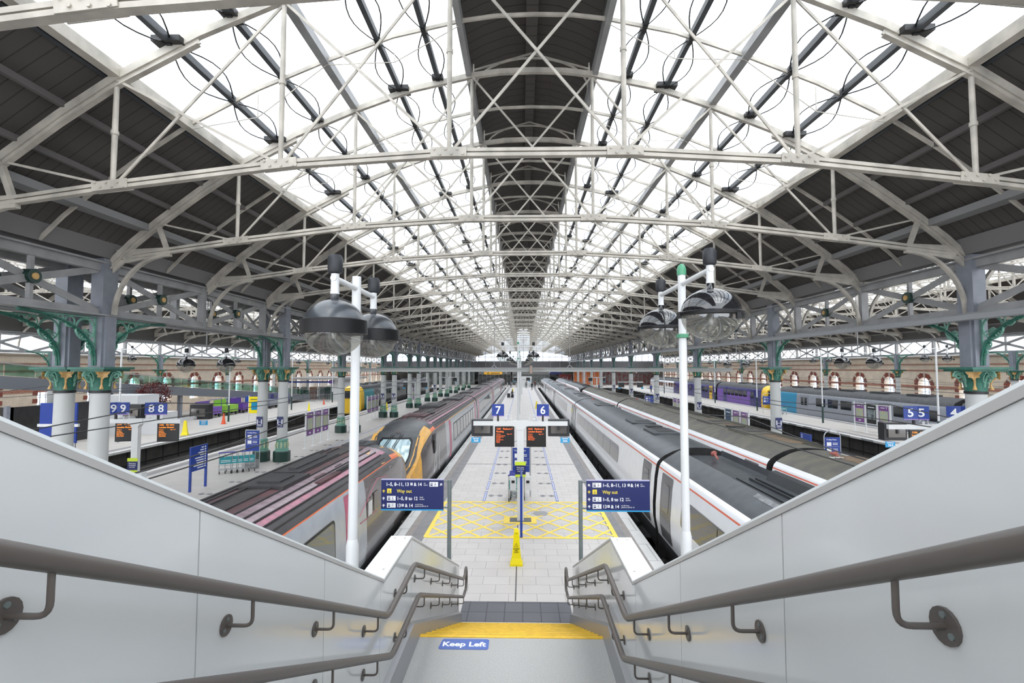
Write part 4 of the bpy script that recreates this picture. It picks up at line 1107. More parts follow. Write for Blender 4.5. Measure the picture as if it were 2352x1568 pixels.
def make_trolley(label, group):
    t = thing('luggage_trolley', label, 'luggage trolley', (0, 0, 0), 0, group)
    fr = MB()
    for s in (-1, 1):
        fr.tube([(s*.27, .45, .12), (s*.27, -.25, .17), (s*.27, -.33, .6), (s*.27, -.40, 1.0)], .016, 6)
    fr.tube([(-.27, .45, .12), (.27, .45, .12)], .014, 6); fr.tube([(-.27, 0, .15), (.27, 0, .15)], .012, 6); fr.tube([(-.27, -.27, .4), (.27, -.27, .4)], .012, 6)
    for x in (-.15, 0, .15): fr.tube([(x, .43, .14), (x, -.25, .18)], .01, 6)
    obj('frame', fr, TROL, t, 50)
    obj('handle', MB().tube([(-.29, -.42, 1.02), (.29, -.42, 1.02)], .024, 8), BLUEP, t, 50)
    obj('advert_panel', MB().box((-.25, -.35, .48), (.25, -.33, .82)).box((-.2, -.353, .56), (.2, -.35, .58), 1).box((-.2, -.353, .63), (.2, -.35, .65), 1), [CYANP, SIGNW], t)
    for x, y in ((-.26, -.2), (.26, -.2), (0, .42)): obj('wheel', MB().lathe([(.065, -.018), (.065, .018)], (x, y, .066), 14, axis='X'), RUB, t, 40)
    return t
tr0 = None
TP = [(-.25, 18.95, 0, 'front luggage trolley of the row behind the central gantry', 'trolleys at the central stand')]
for i in range(1, 4): TP.append((-.2, 18.95+.24*i, 0, '%s luggage trolley of the nested row behind the central gantry' % ORD[i], 'trolleys at the central stand'))
for i in range(5): TP.append((-14.05+.2*i, 23.5+.13*i, .5, '%s trolley of the nested row before the left columns' % (ORD[i] if i else 'leftmost'), 'trolleys at the left stand'))
for i in range(2): TP.append((27.3+.5*i, 53.6+.2*i, -.4, '%s trolley parked by the far right platform sign' % ('nearer' if i == 0 else 'farther'), 'trolleys on the far right platform'))
for x, y, rz, lab, gr in TP:
    if tr0 is None: tr0 = make_trolley(lab, gr); tr0.location = (x, y, 0); tr0.rotation_euler = (0, 0, rz)
    else: dup(tr0, (x, y, 0), rz, lab, gr)
# wet-floor pylons
def pylon_mb(h=.88):
    b = MB(); b.box((-.16, -.15, 0), (.16, .15, .05))
    ring = [(.15, .14, .05), (.115, .1, .18), (.095, .08, .4), (.06, .055, h-.06), (.045, .04, h)]
    for (a, c, z), (a2, c2, z2) in zip(ring, ring[1:]):
        vs = [(-a, -c, z), (a, -c, z), (a, c, z), (-a, c, z), (-a2, -c2, z2), (a2, -c2, z2), (a2, c2, z2), (-a2, c2, z2)]
        b.add(vs, [(0, 1, 5, 4), (1, 2, 6, 5), (2, 3, 7, 6), (3, 0, 4, 7)])
    b.box((-.045, -.04, h), (.045, .04, h+.01))
    return b
wf = thing('wet_floor_pylon', 'yellow wet floor pylon standing at the foot of the stair', 'wet floor sign', (-.16, 12.9, 0))
obj('pylon_body', pylon_mb(), YPL, wf)
K = MB(); yy = -.083
K.tube([(-.05, yy-.0, .46), (.05, yy, .46), (0, yy+.006, .55)], .004, 4, closed=True); K.beam((0, yy+.002, .475), (0, yy+.004, .52), .003, .008)
text_mb(K, 'CAUTION', .036, 0, .40, yy-.006, 0, 'CENTER', .0005); text_mb(K, 'WET', .036, 0, .36, yy-.009, 0, 'CENTER', .0005); text_mb(K, 'FLOOR', .036, 0, .32, yy-.012, 0, 'CENTER', .0005)
K.beam((-.012, -.066, .80), (0, -.066, .77), .003, .006); K.beam((.012, -.066, .80), (0, -.066, .77), .003, .006)
obj('black_print', K, BLACK, wf)
p0 = None
for X, Y, lab in ((1.7, 60.5, 'yellow pylon on the right side of the central platform, far down'), (-24.9, 36.4, 'yellow pylon beside the left track pit edge'), (-24.6, 57.0, 'yellow pylon farther along the left concourse'),
                  (-16.0, 58.5, 'yellow pylon near the edge of the left column platform'), (15.6, 58, 'small yellow pylon on the right column platform'), (-1.9, 98, 'tiny yellow pylon beyond the seated traveller')):
    if p0 is None: p0 = obj('wet_floor_pylon', pylon_mb(), YPL); o = p0
    else: o = p0.copy(); COL.objects.link(o)
    o.location = (X, Y, 0); o.rotation_euler = (0, 0, .3); tag(o, lab, 'wet floor sign', 'plain yellow pylons')
    if Y == 36.4: o.scale = (1.4, 1.4, 1.2)
cone = MB().lathe([(.24, 0), (.24, .03), (.17, .04), (.1, .5), (.035, .95)], (0, 0, 0), 14)
o = obj('traffic_cone', cone, OPL, smooth=40); o.location = (-26.4, 43.6, 0); tag(o, 'tall orange traffic cone beside a lamp post at left', 'traffic cone')
o2 = o.copy(); COL.objects.link(o2); o2.location = (-26.7, 66.5, 0); o2.scale = (.8, .8, .8); tag(o2, 'small orange traffic cone before the glass kiosk', 'traffic cone')

# poster frames along the platforms
def posters(label, X, Y, kinds, face, n=3, pitch=1.22):
    t = thing('poster_frame', label, 'poster frame', (X, Y, 0))
    for i in range(n+1): obj('frame_post', MB().box((-.03, i*pitch-.035, 0), (.03, i*pitch+.035, 2.3)).lathe([(.14, 0), (.14, .015)], (0, i*pitch, 0), 12), WHITEP, t)
    for i, k in enumerate(kinds):
        y0, y1 = i*pitch+.09, (i+1)*pitch-.09; s = 1 if face == '+X' else -1
        b = MB().box((-.02, y0, .68), (.02, y1, 2.2), 0)
        b.box((s*.02, y0+.05, .73), (s*.024, y1-.05, 2.15), 1)
        b.box((s*.024, y0+.13, 1.05), (s*.027, y1-.13, 1.8), 2)
        if k == 'purple':
            m_ = (y0+y1)/2; b.box((s*.024, m_-.12, 1.98), (s*.027, m_+.3, 2.04), 0); b.box((s*.024, m_-.32, 1.93), (s*.027, m_-.28, 2.08), 0); b.box((s*.024, m_-.38, 2.06), (s*.027, m_-.22, 2.09), 0)
            b.box((s*.024, (y0+y1)/2-.12, .83), (s*.027, (y0+y1)/2+.12, .93), 0)
        else: b.box((s*.024, y0+.2, 1.92), (s*.027, y1-.2, 1.99), 0)
        obj('poster_panel', b, [WHITEP, {'purple': PURP, 'navy': mat('poster_navy', (.03, .07, .13), .5), 'film': mat('poster_black', (.02, .02, .022), .4)}[k], {'purple': MAPY, 'navy': mat('poster_navy2', (.04, .09, .17), .5, var=.5), 'film': MAPG}[k]], t)
    return t
posters('white frame of three purple map posters near the left columns', -13.4, 30.6, ['purple']*3, '+X')
posters('farther frame of three purple map posters on the left column platform', -14.6, 46.6, ['purple']*3, '+X')
posters('farthest poster frame on the left column platform', -14.8, 66.6, ['purple']*3, '+X')
posters('frame of one navy and two purple posters on the right column platform', 14.0, 31.2, ['purple', 'purple', 'navy'], '-X')
posters('farther frame of purple and white posters on the right column platform', 14.0, 43.0, ['film', 'purple', 'purple'], '-X')
posters('frame of two purple posters and a black film poster on the far right platform', 26.4, 36.4, ['purple', 'film', 'purple'], '-X', pitch=1.3)

# overhead line portal beam with hanger rods
t = thing('overhead_line_beam', 'long horizontal grey beam across the tracks at eye level', 'overhead beam', (0, 32.3, 0))
obj('beam', MB().box((-12.6, -.09, 4.70), (13.5, .09, 4.73)).box((-12.6, -.09, 4.91), (13.5, .09, 4.94)).box((-12.6, -.03, 4.73), (13.5, .03, 4.91)), mat('beam_grey', (.36, .37, .36), .5), t)
for x in (-1.84, 3.06): obj('hanger_rod', MB().tube([(x, 0, 5.1), (x, 0, 9.4)], .022, 8).tube([(x-.18, 0, 4.95), (x, 0, 5.15), (x+.18, 0, 4.95)], .03, 6), STEEL, t)
b = MB().lathe([(.09, 0), (.09, .5)], (.55, -.2, 4.6), 10); 
for i in range(5):
    for z in (4.86, 4.96): b.lathe([(.025, -.05), (.025, .05)], (.85+.12*i, -.1, z), 8, axis='Y')
obj('insulator_cluster', b, mat('insulator_tan', (.35, .27, .22), .4), t)
b = MB()
for i in range(1, 9): b.box((-12.3+i*2.8, -.12, 4.62), (-12.3+i*2.8+.08, .12, 4.72))
obj('clamps', b, STEEL, t)
for j, yy in enumerate((64.0, 96.0)):
    o = obj('overhead_line_beam', MB().box((-12.6, yy-.08, 4.75), (13.2, yy+.08, 4.95)), STEEL)
    tag(o, 'grey overhead beam across the tracks, %s' % ('halfway to the far end' if j == 0 else 'closest to the far end'), 'overhead beam')
# catenary wires
wn_ = ['left inner', 'left outer', 'right inner', 'right outer', 'far left', 'far right', 'wallside']
for i, x in enumerate((-5.3, -8.7, 5.3, 8.62, -21.6, 21.4, 31.2)):
    wb = MB(); hgt = 3.45 if abs(x) < 6 else 3.75
    for dz, sag in ((0, .03), (.38, .28)):
        for a in range(0, 12):
            ya, yb = a*10.0+2, a*10.0+12
            pts = [(x, ya+(yb-ya)*q/6, hgt+dz-sag*math.sin(PI*q/6)) for q in range(7)]
            wb.tube(pts, .011, 4)
    tag(obj('overhead_wire', wb, BLACK), 'pair of thin black overhead wires above the %s track' % wn_[i], 'overhead wire')

# ================================================================ TRAINS
def loft(profile_fn, ys, nseg_mat, cap=0):
    """profile_fn(y)->list of (x,z) around the body; nseg_mat(seg, ymid)->material index"""
    b = MB(); rings = [profile_fn(y) for y in ys]; n = len(rings[0])
    for r, y in zip(rings, ys): b.v += [(x, y, z) for x, z in r]
    for i in range(len(ys)-1):
        for k in range(n-1):
            b.f.append((i*n+k, i*n+k+1, (i+1)*n+k+1, (i+1)*n+k)); b.m.append(nseg_mat(k, (ys[i]+ys[i+1])/2))
    for i in (0, len(ys)-1): b.f.append(tuple(i*n+k for k in range(n))); b.m.append(cap[0 if i == 0 else 1] if isinstance(cap, tuple) else cap)
    return b
def mirror_prof(h): return [(-x, z) for x, z in h]+[(x, z) for x, z in h[::-1][1:]]
def bogies(par, y0, y1, hw=1.2):
    for yc in (y0+3.2, y1-3.2):
        b = MB().box((-hw, yc-1.7, -1.02+.35), (hw, yc+1.7, -.62))
        for dy in (-1.25, 1.25):
            for s in (-1, 1): b.lathe([(.42, -.06), (.42, .06)], (s*.78, yc+dy, -.497), 18, axis='X')
        b.cbox((hw-.02, yc, -.6), (.1, 1.0, .25)); b.cbox((-hw+.02, yc, -.6), (.1, 1.0, .25))
        obj('bogie', b, UNDER, par)
    b = MB(); y = y0+5.4
    while y < y1-6.5:
        L_ = 1.2+random.random()*1.4; b.box((-1.15, y, -.78), (1.15, y+L_, -.35)); y += L_+.35
    obj('underfloor_equipment', b, UNDER, par)
# --- maroon-roofed diesel train (platform 7)
VP = [(.85, -.72), (1.05, -.60), (1.17, -.3), (1.32, .1), (1.375, .5), (1.36, 1.05), (1.325, 1.7), (1.27, 2.08), (1.245, 2.14), (1.235, 2.165), (1.14, 2.27), (1.03, 2.355), (.88, 2.43), (.70, 2.49), (.48, 2.53), (.24, 2.555), (0, 2.56)]
def vprof(yn, direc):
    """yn tip of the nose, direc +1 = nose towards +Y. returns profile function"""
    tab = [(0, .40, .25), (.12, .52, .55), (.35, .66, 1.0), (.9, .84, 1.72), (1.35, .92, 2.1), (1.9, .965, 2.34), (2.6, .99, 2.5), (3.4, 1, 2.56)]
    def f(y):
        d = (yn-y)*direc
        w_, ht = 1, 2.56
        for (a, wa, ha), (b, wb, hb_) in zip(tab, tab[1:]):
            if d <= a: w_, ht = wa, ha; break
            if d < b: q = (d-a)/(b-a); w_, ht = wa+(wb-wa)*q, ha+(hb_-ha)*q; break
        zb = -.72
        return mirror_prof([(x*w_, zb+(z-zb)*(ht-zb)/(2.56-zb)) for x, z in VP])
    return f
VM = [V_SIL, V_GRY, V_BRN, V_CAP, V_RFD, V_RF, V_PAL, V_PNR, V_YEL, V_ORL, UNDER, V_PNK, V_SCR, V_WHT]
NV = len(VP)-1
def vmat(nose, direc, near=False):
    def f(k, y):
        side_k = k if k < NV else 2*NV-1-k       # 0 bottom .. NV-1 ridge
        right = k >= NV
        d = (nose-y)*direc if nose is not None else 99
        if side_k <= (2 if d < 6.4 else 1): return 10
        if d < 3.6:
            if side_k >= 10:
                if d < 1.4: return 12 if side_k >= 12 and d > .3 else (8 if side_k >= 9 else 3)
                if 1.4 <= d < 2.6 and side_k <= 11: return 8
                return 3
            if side_k in (8, 9): return 8 if d < 2.8 else 9
            if d < .95 and side_k >= 3: return 8
            return 1 if side_k <= 2 else 2
        if side_k <= 3: return 0 if d > 6 else 1
        if side_k <= 7: return 0 if d > 6.3 else 2
        if side_k == 8: return 9
        if side_k in (9, 10): return 4
        if side_k == 11: return 7 if right else 4
        if side_k in (12, 13): return 6 if right and near else (5 if right else 4)
        if side_k == 14: return 5
        return 4
    return f
def voyager_coach(par, y0, y1, nose=None, direc=1, wins=None, door_y=None, near=False, eq=()):
    pf = vprof(nose if nose is not None else 1e4, direc) if nose is not None else (lambda y: mirror_prof(VP))
    if nose is not None:
        st_ = [0, .06, .12, .22, .35, .55, .75, .95, 1.15, 1.4, 1.65, 1.9, 2.25, 2.6, 3.0, 3.4, 3.8, 6.2, 6.6]
        ys = sorted(set([nose-direc*d for d in st_]+[y0 if direc > 0 else y1]))
        ys = [y for y in ys if y0-.01 <= y <= y1+.01]
    else: ys = [y0, y0+.02, y1-.02, y1]
    c = obj('carriage', loft(pf, ys, vmat(nose, direc, near), 10), VM, par, 42)
    bogies(c, y0, y1) if nose is None or True else None
    # end door cut, roof ribs
    rb_ = MB()
    ya, yb = (y0+.3, (nose-3.9 if nose and direc > 0 else y1-.3)); ya = (nose+3.9) if nose is not None and direc < 0 else ya
    for i in (10, 11, 12, 13, 14, 15):
        for s in (-1, 1):
            x, z = VP[i]; rb_.box((s*x-.012, ya, z-.01), (s*x+.012, yb, z+.03))
    obj('roof_ribs', rb_, V_RFD, c)
    X = 1.375
    for (a, b) in (wins or []):
        w_ = MB(); zz = ((1.375, .78), (1.362, 1.05), (1.325, 1.72)); 
        pts = []
        r = .1
        # rounded pane following the tumblehome
        def xs_(z):
            for (xa, za), (xb, zb) in zip(VP[3:], VP[4:]):
                if z <= zb: return xa+(xb-xa)*(z-za)/(zb-za)
        zA, zB = .82, 1.74
        for cx, cz, a0 in ((b-r, zB-r, 0), (a+r, zB-r, PI/2), (a+r, zA+r, PI), (b-r, zA+r, 1.5*PI)):
            for i in range(4): q = a0+PI/2*i/3; pts.append((cx+r*math.cos(q), cz+r*math.sin(q)))
        n_ = len(pts)
        fr_ = MB().add([(xs_(z)+.006, y+(.05 if y > (a+b)/2 else -.05), z+(.05 if z > 1.28 else -.05)) for y, z in pts], [tuple(range(n_))])
        fo = obj('window_surround', fr_, RUB, c)
        w_.add([(xs_(z)+.014, y, z) for y, z in pts]+[(xs_(z)-.02, y, z) for y, z in pts], [tuple(range(n_))]+[(i, i+n_, (i+1) % n_+n_, (i+1) % n_) for i in range(n_)])
        obj('window', w_, V_GLS, c)
    if door_y is not None:
        for dy in (door_y if isinstance(door_y, (list, tuple)) else [door_y]):
            d = MB(); zs = [.1, .5, .78, 1.05, 1.7, 2.08]
            def xs2(z):
                for (xa, za), (xb, zb) in zip(VP[1:], VP[2:]):
                    if z <= zb: return xa+(xb-xa)*(z-za)/(zb-za)
            v = [(xs2(z)+.012, dy, z) for z in zs]+[(xs2(z)+.012, dy+.62, z) for z in zs]+[(xs2(z)-.02, dy, z) for z in zs]+[(xs2(z)-.02, dy+.62, z) for z in zs]
            n_ = len(zs)
            d.add(v, [(i, i+1, n_+i+1, n_+i) for i in range(n_-1)]+[(i, 2*n_+i, 2*n_+i+1, i+1) for i in range(n_-1)]+[(n_+i, n_+i+1, 3*n_+i+1, 3*n_+i) for i in range(n_-1)])
            obj('door', d, V_PNK, c)
    for (a, b, x0, x1, h, m) in eq:
        q = MB().prism([(x0, a), (x1, a), (x1, b), (x0, b)], 2.42, 2.57+h, axis='Z'); q.box((x0+.22, a+.3, 2.57+h), (x1-.22, b-.3, 2.6+h))
        obj('roof_equipment', q, m, c)
    # joints at ends
    return c
TV1 = thing('passenger_train', 'nearer half of the maroon-roofed silver and grey train at left, nose facing away', 'train', (-5.3, 0, 0))
EQM = mat('roof_box_dark', (.035, .033, .035), .5, var=.3); EQM2 = mat('roof_box_maroon', (.10, .045, .05), .5, var=.5)
c = voyager_coach(TV1, -5.0, 18.9, 18.9, 1, wins=[(8.75, 10.55), (6.6, 8.3), (4.6, 6.3), (2.6, 4.3)], door_y=11.25, near=True, eq=((10.0, 11.25, -.42, .5, .04, EQM), (11.35, 13.8, -.4, .22, .04, EQM), (10.9, 12.1, .33, .9, -.09, EQM2), (12.15, 13.2, .33, .85, -.09, BLACK), (15.5, 16.5, -.35, .45, .01, V_CAP)))
# beige panel around the front window, small vent windows, white outline marks
s = MB()
for (a, b, z0, z1) in ((12.75, 13.15, 1.15, 1.62), (13.3, 13.75, 1.2, 1.66)): s.box((1.345, a, z0), (1.365, b, z1))
obj('cab_side_vent', s, V_BEI, c); obj('number_label', MB().box((1.36, 12.8, 1.2), (1.372, 13.1, 1.55)), V_WHT, c)
o_ = MB()
def outline(mb, pts, w_=.012): 
    for p, q in zip(pts, pts[1:]+pts[:1]): mb.beam(p, q, w_, w_)
outline(o_, [(1.33, 15.0, 1.45), (1.30, 15.8, 1.4), (1.27, 15.8, 1.95), (1.28, 15.1, 2.0)]); obj('white_outline', o_, V_WHT, c)
pk = MB(); 
for p, q in (((1.375, 12.1, 1.4), (1.35, 13.6, 1.98)), ((1.35, 13.6, 1.98), (1.25, 16.4, 1.55)), ((1.365, 12.2, 1.2), (1.34, 14.6, 1.1))): pk.beam(p, q, .01, .02)
obj('pink_line', pk, V_PNK, c)
obj('yellow_roof_patch', MB().add([(1.225, 14.5, 2.19), (1.19, 16.2, 2.17), (.74, 16.2, 2.44), (.75, 14.5, 2.49)], [(0, 1, 2, 3)]), V_YEL, c)
TV2 = thing('passenger_train', 'farther half of the maroon-roofed train at left, yellow-edged windscreen facing the viewer', 'train', (-5.3, 0, 0))
yN = 19.75; L_ = 23.3
starts = [(yN, yN+L_), (yN+L_+.5, yN+2*L_), (yN+2*L_+.5, yN+3*L_), (yN+3*L_+.5, yN+4*L_-.5)]
for i, (a, b) in enumerate(starts):
    if i == 0: wy = [(a+8.9+1.55*k, a+8.9+1.55*k+1.2) for k in range(8)]; eq = ((a+4.6, a+6.3, -.6, .5, .05, EQM2), (a+6.5, a+7.3, 0, .55, .03, BLACK), (a+10, a+13, -.9, .3, .1, EQM), (a+17, a+19.5, -.6, .6, .08, EQM), (a+20.2, a+22, -.5, .5, .06, EQM)); dy = [a+7.4, b-1.6]
    else: wy = [(a+2.4+1.55*k, a+2.4+1.55*k+1.2) for k in range(12)]; eq = ((a+3, a+6, -.6, .4, .08, EQM), (a+12, a+15, -.6, .4, .08, EQM)); dy = [a+.9, b-1.5]
    c = voyager_coach(TV2, a, b, yN if i == 0 else None, -1, wins=wy, door_y=dy, eq=eq)
    if i == 0:
        # windscreen, frame, wipers
        def fp(xf, z):        # point on the raked front: returns y for a height
            tab = [(.25, 0), (.55, .12), (1.0, .35), (1.72, .9), (2.1, 1.35), (2.34, 1.9), (2.5, 2.6)]
            for (za, da), (zb, db) in zip(tab, tab[1:]):
                if z <= zb: return a+da+(db-da)*(z-za)/(zb-za)
            return a+2.6
        def pane(w0, w1, z0, z1, off, r=.12, shape=None):
            pts = []
            for s_ in (1, -1):
                pass
            zz = [z0+(z1-z0)*i/10 for i in range(11)]
            R = []; 
            for z in zz:
                t_ = (z-z0)/(z1-z0); wv = w0+(w1-w0)*min(1, t_*2.2)**.6
                if t_ > .9: wv -= (t_-.9)*1.0
                R.append((wv, z))
            b_ = MB()
            for (wa, za), (wb, zb) in zip(R, R[1:]):
                ya_, yb_ = fp(0, za)-off, fp(0, zb)-off
                N = 8
                for k in range(N):
                    u0, u1 = -1+2*k/N, -1+2*(k+1)/N
                    cu = lambda u, w_: .17*(u*w_)**2
                    b_.add([(u0*wa, ya_+cu(u0, wa), za), (u1*wa, ya_+cu(u1, wa), za), (u1*wb, yb_+cu(u1, wb), zb), (u0*wb, yb_+cu(u0, wb), zb)], [(0, 1, 2, 3)])
            return b_
        obj('front_fairing', pane(.42, .95, .45, 2.24, .055), V_CAP, c, 60)
        yb_ = MB()
        for s_ in (-1, 1):
            prv = None
            for z, xi, xo in ((.15, .18, .55), (.45, .30, .74), (.7, .46, .86), (1.0, .70, .98), (1.4, .80, 1.08), (1.75, .84, 1.13), (2.02, .86, 1.13), (2.17, .90, 1.1)):
                y_ = fp(0, max(z, .25))
                cur = ((s_*xi, y_-.075+.17*xi*xi, z), (s_*xo, y_-.02+.22*xo*xo, z))
                if prv: yb_.add([prv[0], prv[1], cur[1], cur[0]], [(0, 1, 2, 3)])
                prv = cur
        obj('yellow_front_frame', yb_, V_YEL, c, 60)
        obj('windscreen', pane(.36, .64, .88, 1.98, .085), V_SCR, c, 60)
        obj('windscreen_seal', pane(.41, .70, .83, 2.04, .07), RUB, c, 60)
        wp = MB()
        for dx in (-.38, -.30, .0, .08): wp.tube([(dx+.16, fp(0, 2.16)-.12, 2.16), (dx-.05, fp(0, 1.75)-.14, 1.75), (dx-.12, fp(0, 1.45)-.14, 1.45)], .013, 5)
        obj('wipers', wp, BLACK, c)
        obj('horn_grille', MB().lathe([(.13, 0), (.13, .02)], (0, fp(0, 2.2)-.05, 2.2), 18, axis='Y'), V_GRY, c)
        obj('coupler_cover', MB().prism([(-.45, -.2), (.45, -.2), (.3, .35), (-.3, .35)], a-.25, a+.35), V_CAP, c)
        obj('cab_side_window', MB().prism([(a+2.6, 1.15), (a+2.95, 1.2), (a+2.85, 2.0), (a+2.5, 1.75)], 1.30, 1.375, axis='X'), RUB, c)
        o_ = MB(); outline(o_, [(1.385, a+3.0, .55), (1.385, a+2.4, .35), (1.37, a+2.9, 1.25), (1.37, a+3.1, 1.2)]); outline(o_, [(1.37, a+3.8, 1.3), (1.385, a+3.8, .2), (1.385, a+3.85, .2), (1.37, a+3.85, 1.3)]); obj('white_outline', o_, V_WHT, c)
    obj('yellow_cantrail', MB().box((1.235, a+(7.6 if i == 0 else .8), 2.13), (1.262, b-.6, 2.17)), V_YEL, c) if i == 0 else None
    if i: obj('gangway', MB().box((-.8, a-.55, -.5), (.8, a+.05, 2.3)), BLACK, c)
# --- white trains (platform 6 and next)
PP = [(.85, -.85), (1.0, -.75), (1.12, -.3), (1.28, .12), (1.355, .55), (1.355, .95), (1.29, 1.7), (1.235, 2.02), (1.225, 2.06), (1.19, 2.14), (1.12, 2.22), (.98, 2.32), (.72, 2.45), (.5, 2.52), (.25, 2.55), (0, 2.56)]
PPW = [(.85, -.85), (1.0, -.75), (1.12, -.3), (1.28, .12), (1.355, .55), (1.355, .95), (1.29, 1.7), (1.235, 2.02), (1.225, 2.06), (1.19, 2.14), (1.12, 2.22), (.98, 2.32), (.62, 2.53), (.58, 2.38), (.3, 2.38), (0, 2.38)]
NP = len(PP)-1
def pend_coach(par, a, b, roof, well=False, kk=0, win_z=(1.0, 1.62), nwin=1, nose=None):
    prof = PPW if well else PP
    def pf(y):
        if nose is None: return mirror_prof(prof)
        d = (y-nose) if nose < b else (nose-y); d = abs(y-nose)
        tab = [(0, .45, .4), (.5, .7, 1.2), (1.2, .86, 1.9), (2.2, .95, 2.35), (3.2, 1, 2.56)]
        w_, ht = 1, 2.56
        for (q, wa, ha), (r, wb, hb_) in zip(tab, tab[1:]):
            if d < r: u = max(0, (d-q)/(r-q)); w_, ht = wa+(wb-wa)*u, ha+(hb_-ha)*u; break
        return mirror_prof([(x*w_, -.85+(z+.85)*(ht+.85)/3.41) for x, z in prof])
    def mf(k, y):
        q = k if k < NP else 2*NP-1-k
        if q <= 2: return 3
        if nose is not None and abs(y-nose) < 2.2 and q < 8: return 5
        if q == 7: return 2
        if q >= 10: return 1
        if q >= 8: return 4
        return 0
    ys = [a, a+.05, b-.05, b] if nose is None else sorted([nose+d for d in (0, .25, .5, .85, 1.2, 1.7, 2.2, 2.7, 3.2)]+[b])
    c = obj('carriage', loft(pf, ys, mf, 3), [P_WHT, roof, P_RED, UNDER, P_SHO, T_YEL], par, 42)
    bogies(c, a, b)
    def xs_(z):
        for (xa, za), (xb, zb) in zip(PP[2:], PP[3:]):
            if z <= zb: return xa+(xb-xa)*(z-za)/(zb-za)
        return 1.2
    L_ = b-a
    def panel(nm, y0, y1, z0, z1, m, r=.12, off=.01, par_=None):
        rows = []
        for z in [z0, z0+r*.15, z0+r*.5, z0+r]+[z0+r+(z1-z0-2*r)*q/6 for q in range(1, 6)]+[z1-r, z1-r*.5, z1-r*.15, z1]:
            e = max(0, r-(z-z0), r-(z1-z)); ins_ = r-math.sqrt(max(0, r*r-e*e)); rows.append((z, y0+ins_, y1-ins_))
        g = MB(); v_ = []
        for z, ya_, yb_ in rows: v_ += [(-(xs_(z)+off), ya_, z), (-(xs_(z)+off), yb_, z)]
        g.add(v_, [(2*q, 2*q+1, 2*q+3, 2*q+2) for q in range(len(rows)-1)])
        return obj(nm, g, m, par_ or c)
    wa, wb = a+5.6, b-2.3
    win = panel('window_strip', wa, wb, 1.02, 1.72, P_WIN)
    br = MB(); y = wa+1.9
    while y < wb-.6: br.add([(-(xs_(z_)+.014), y+d_, z_) for z_ in (1.06, 1.35, 1.68) for d_ in (-.014, .014)], [(0, 1, 3, 2), (2, 3, 5, 4)]); y += 1.9
    obj('window_divider', br, RUB, win)
    for dy in (a+.45, b-1.45): 
        d = panel('door', dy, dy+1.0, .2, 1.98, P_DOOR, .06); panel('door_window', dy+.2, dy+.8, 1.0, 1.75, P_WIN, .1, .016, d)
    obj('gangway', MB().box((-.95, b, -.5), (.95, b+.45, 2.15)), BLACK, c)
    for ye in (a-.006, b): obj('end_frame', MB().prism([(-1.3, -.6), (1.3, -.6), (1.26, 1.8), (1.05, 2.2), (.6, 2.4), (-.6, 2.4), (-1.05, 2.2), (-1.26, 1.8)], ye, ye+.006), UNDER, c)
    # roof kit
    r_ = MB()
    if well:
        r_.prism([(.36, 2.36), (.46, 2.58), (.60, 2.60), (.88, 2.34)], a+.6, b-3.2); 
        for q in (-.4, -.3, .0, .14): r_.box((q-.02, a+.5, 2.38), (q+.02, b-3.2, 2.43))
        obj('roof_fairing', r_, mat('fairing_dark', (.03, .034, .038), .4), c)
        obj('roof_light_strip', MB().add([(-.76, a+.6, 2.456), (-.66, a+.6, 2.516), (-.66, b-5, 2.516), (-.76, b-5, 2.456)], [(0, 1, 2, 3)]), mat('worn_strip', (.2, .21, .22), .4, var=.5, vscale=5), c)
    else:
        for y in (a+3, a+6.5, b-7): r_.box((-.5, y, 2.48), (.5, y+1.6, 2.59))
        obj('roof_equipment', r_, roof, c)
        g = MB()
        for y in (a+3.5, a+4.3, a+5.1, a+7.0, b-6.3, b-5.6): g.box((-.2, y, 2.56), (.4, y+.45, 2.60))
        obj('roof_vents', g, BLACK, c)
    ins = MB()
    for q in range(5): ins.lathe([(.04, 0), (.075, .02), (.04, .05)], (.05+.03*q, b-.95+.1*q, 2.6-.02*q), 10, axis='Y')
    ins.tube([(.0, b-1.3, 2.52), (.05, b-.9, 2.6)], .03, 6)
    obj('roof_insulator', ins, mat('insulator_red', (.36, .11, .09), .4), c)
    tr_ = MB().box((-(1.232), b-1.4, 2.045), (-(1.20), b-.1, 2.1))
    return c
TP1 = thing('passenger_train', 'white long-distance train with slate roof along the right edge of the central platform', 'train', (5.3, 0, 0))
J = [-8.6, 15.2, 39.1, 63.0, 86.9, 110.8]
for i, (a, b) in enumerate(zip(J, J[1:])): pend_coach(TP1, a+.16, b-.16, P_ROF, well=(i in (0, 1) and i == 0))
TP2 = thing('passenger_train', 'white train with grimy olive roof, second track right of the platform', 'train', (8.62, 0, 0))
for i, (a, b) in enumerate(zip(J[:3], J[1:3]+[62.0])): pend_coach(TP2, a+.16, b-.2, P_OLV, well=False)
f = MB(); 
for a, b in ((-8, 13.2), (15.9, 24.5)): f.prism([(.42, 2.42), (.52, 2.62), (.66, 2.62), (.95, 2.3)], a, b)
for y in [25.5+.45*i for i in range(14)]: f.box((.3, y, 2.42), (.9, y+.2, 2.56))
obj('roof_fairing', f, mat('olive_fairing', (.06, .055, .04), .6), TP2)
f = MB().box((-.1, 3, 2.53), (.6, 14, 2.565)).box((-.0, 16.4, 2.53), (.6, 24, 2.565)); obj('rusty_roof_panel', f, P_BRN, TP2)
nm = MB(); text_mb(nm, '530', .24, -.35, 13.6, 2.575, 0, face='Z'); obj('roof_number', nm, SIGNW, TP2)
TP3 = thing('passenger_train', 'distant train with orange-lipped nose ahead of the olive-roofed one', 'train', (8.62, 0, 0))
pend_coach(TP3, 64.5, 87, P_ROF, nose=64.5); pend_coach(TP3, 87.4, 111, P_ROF)

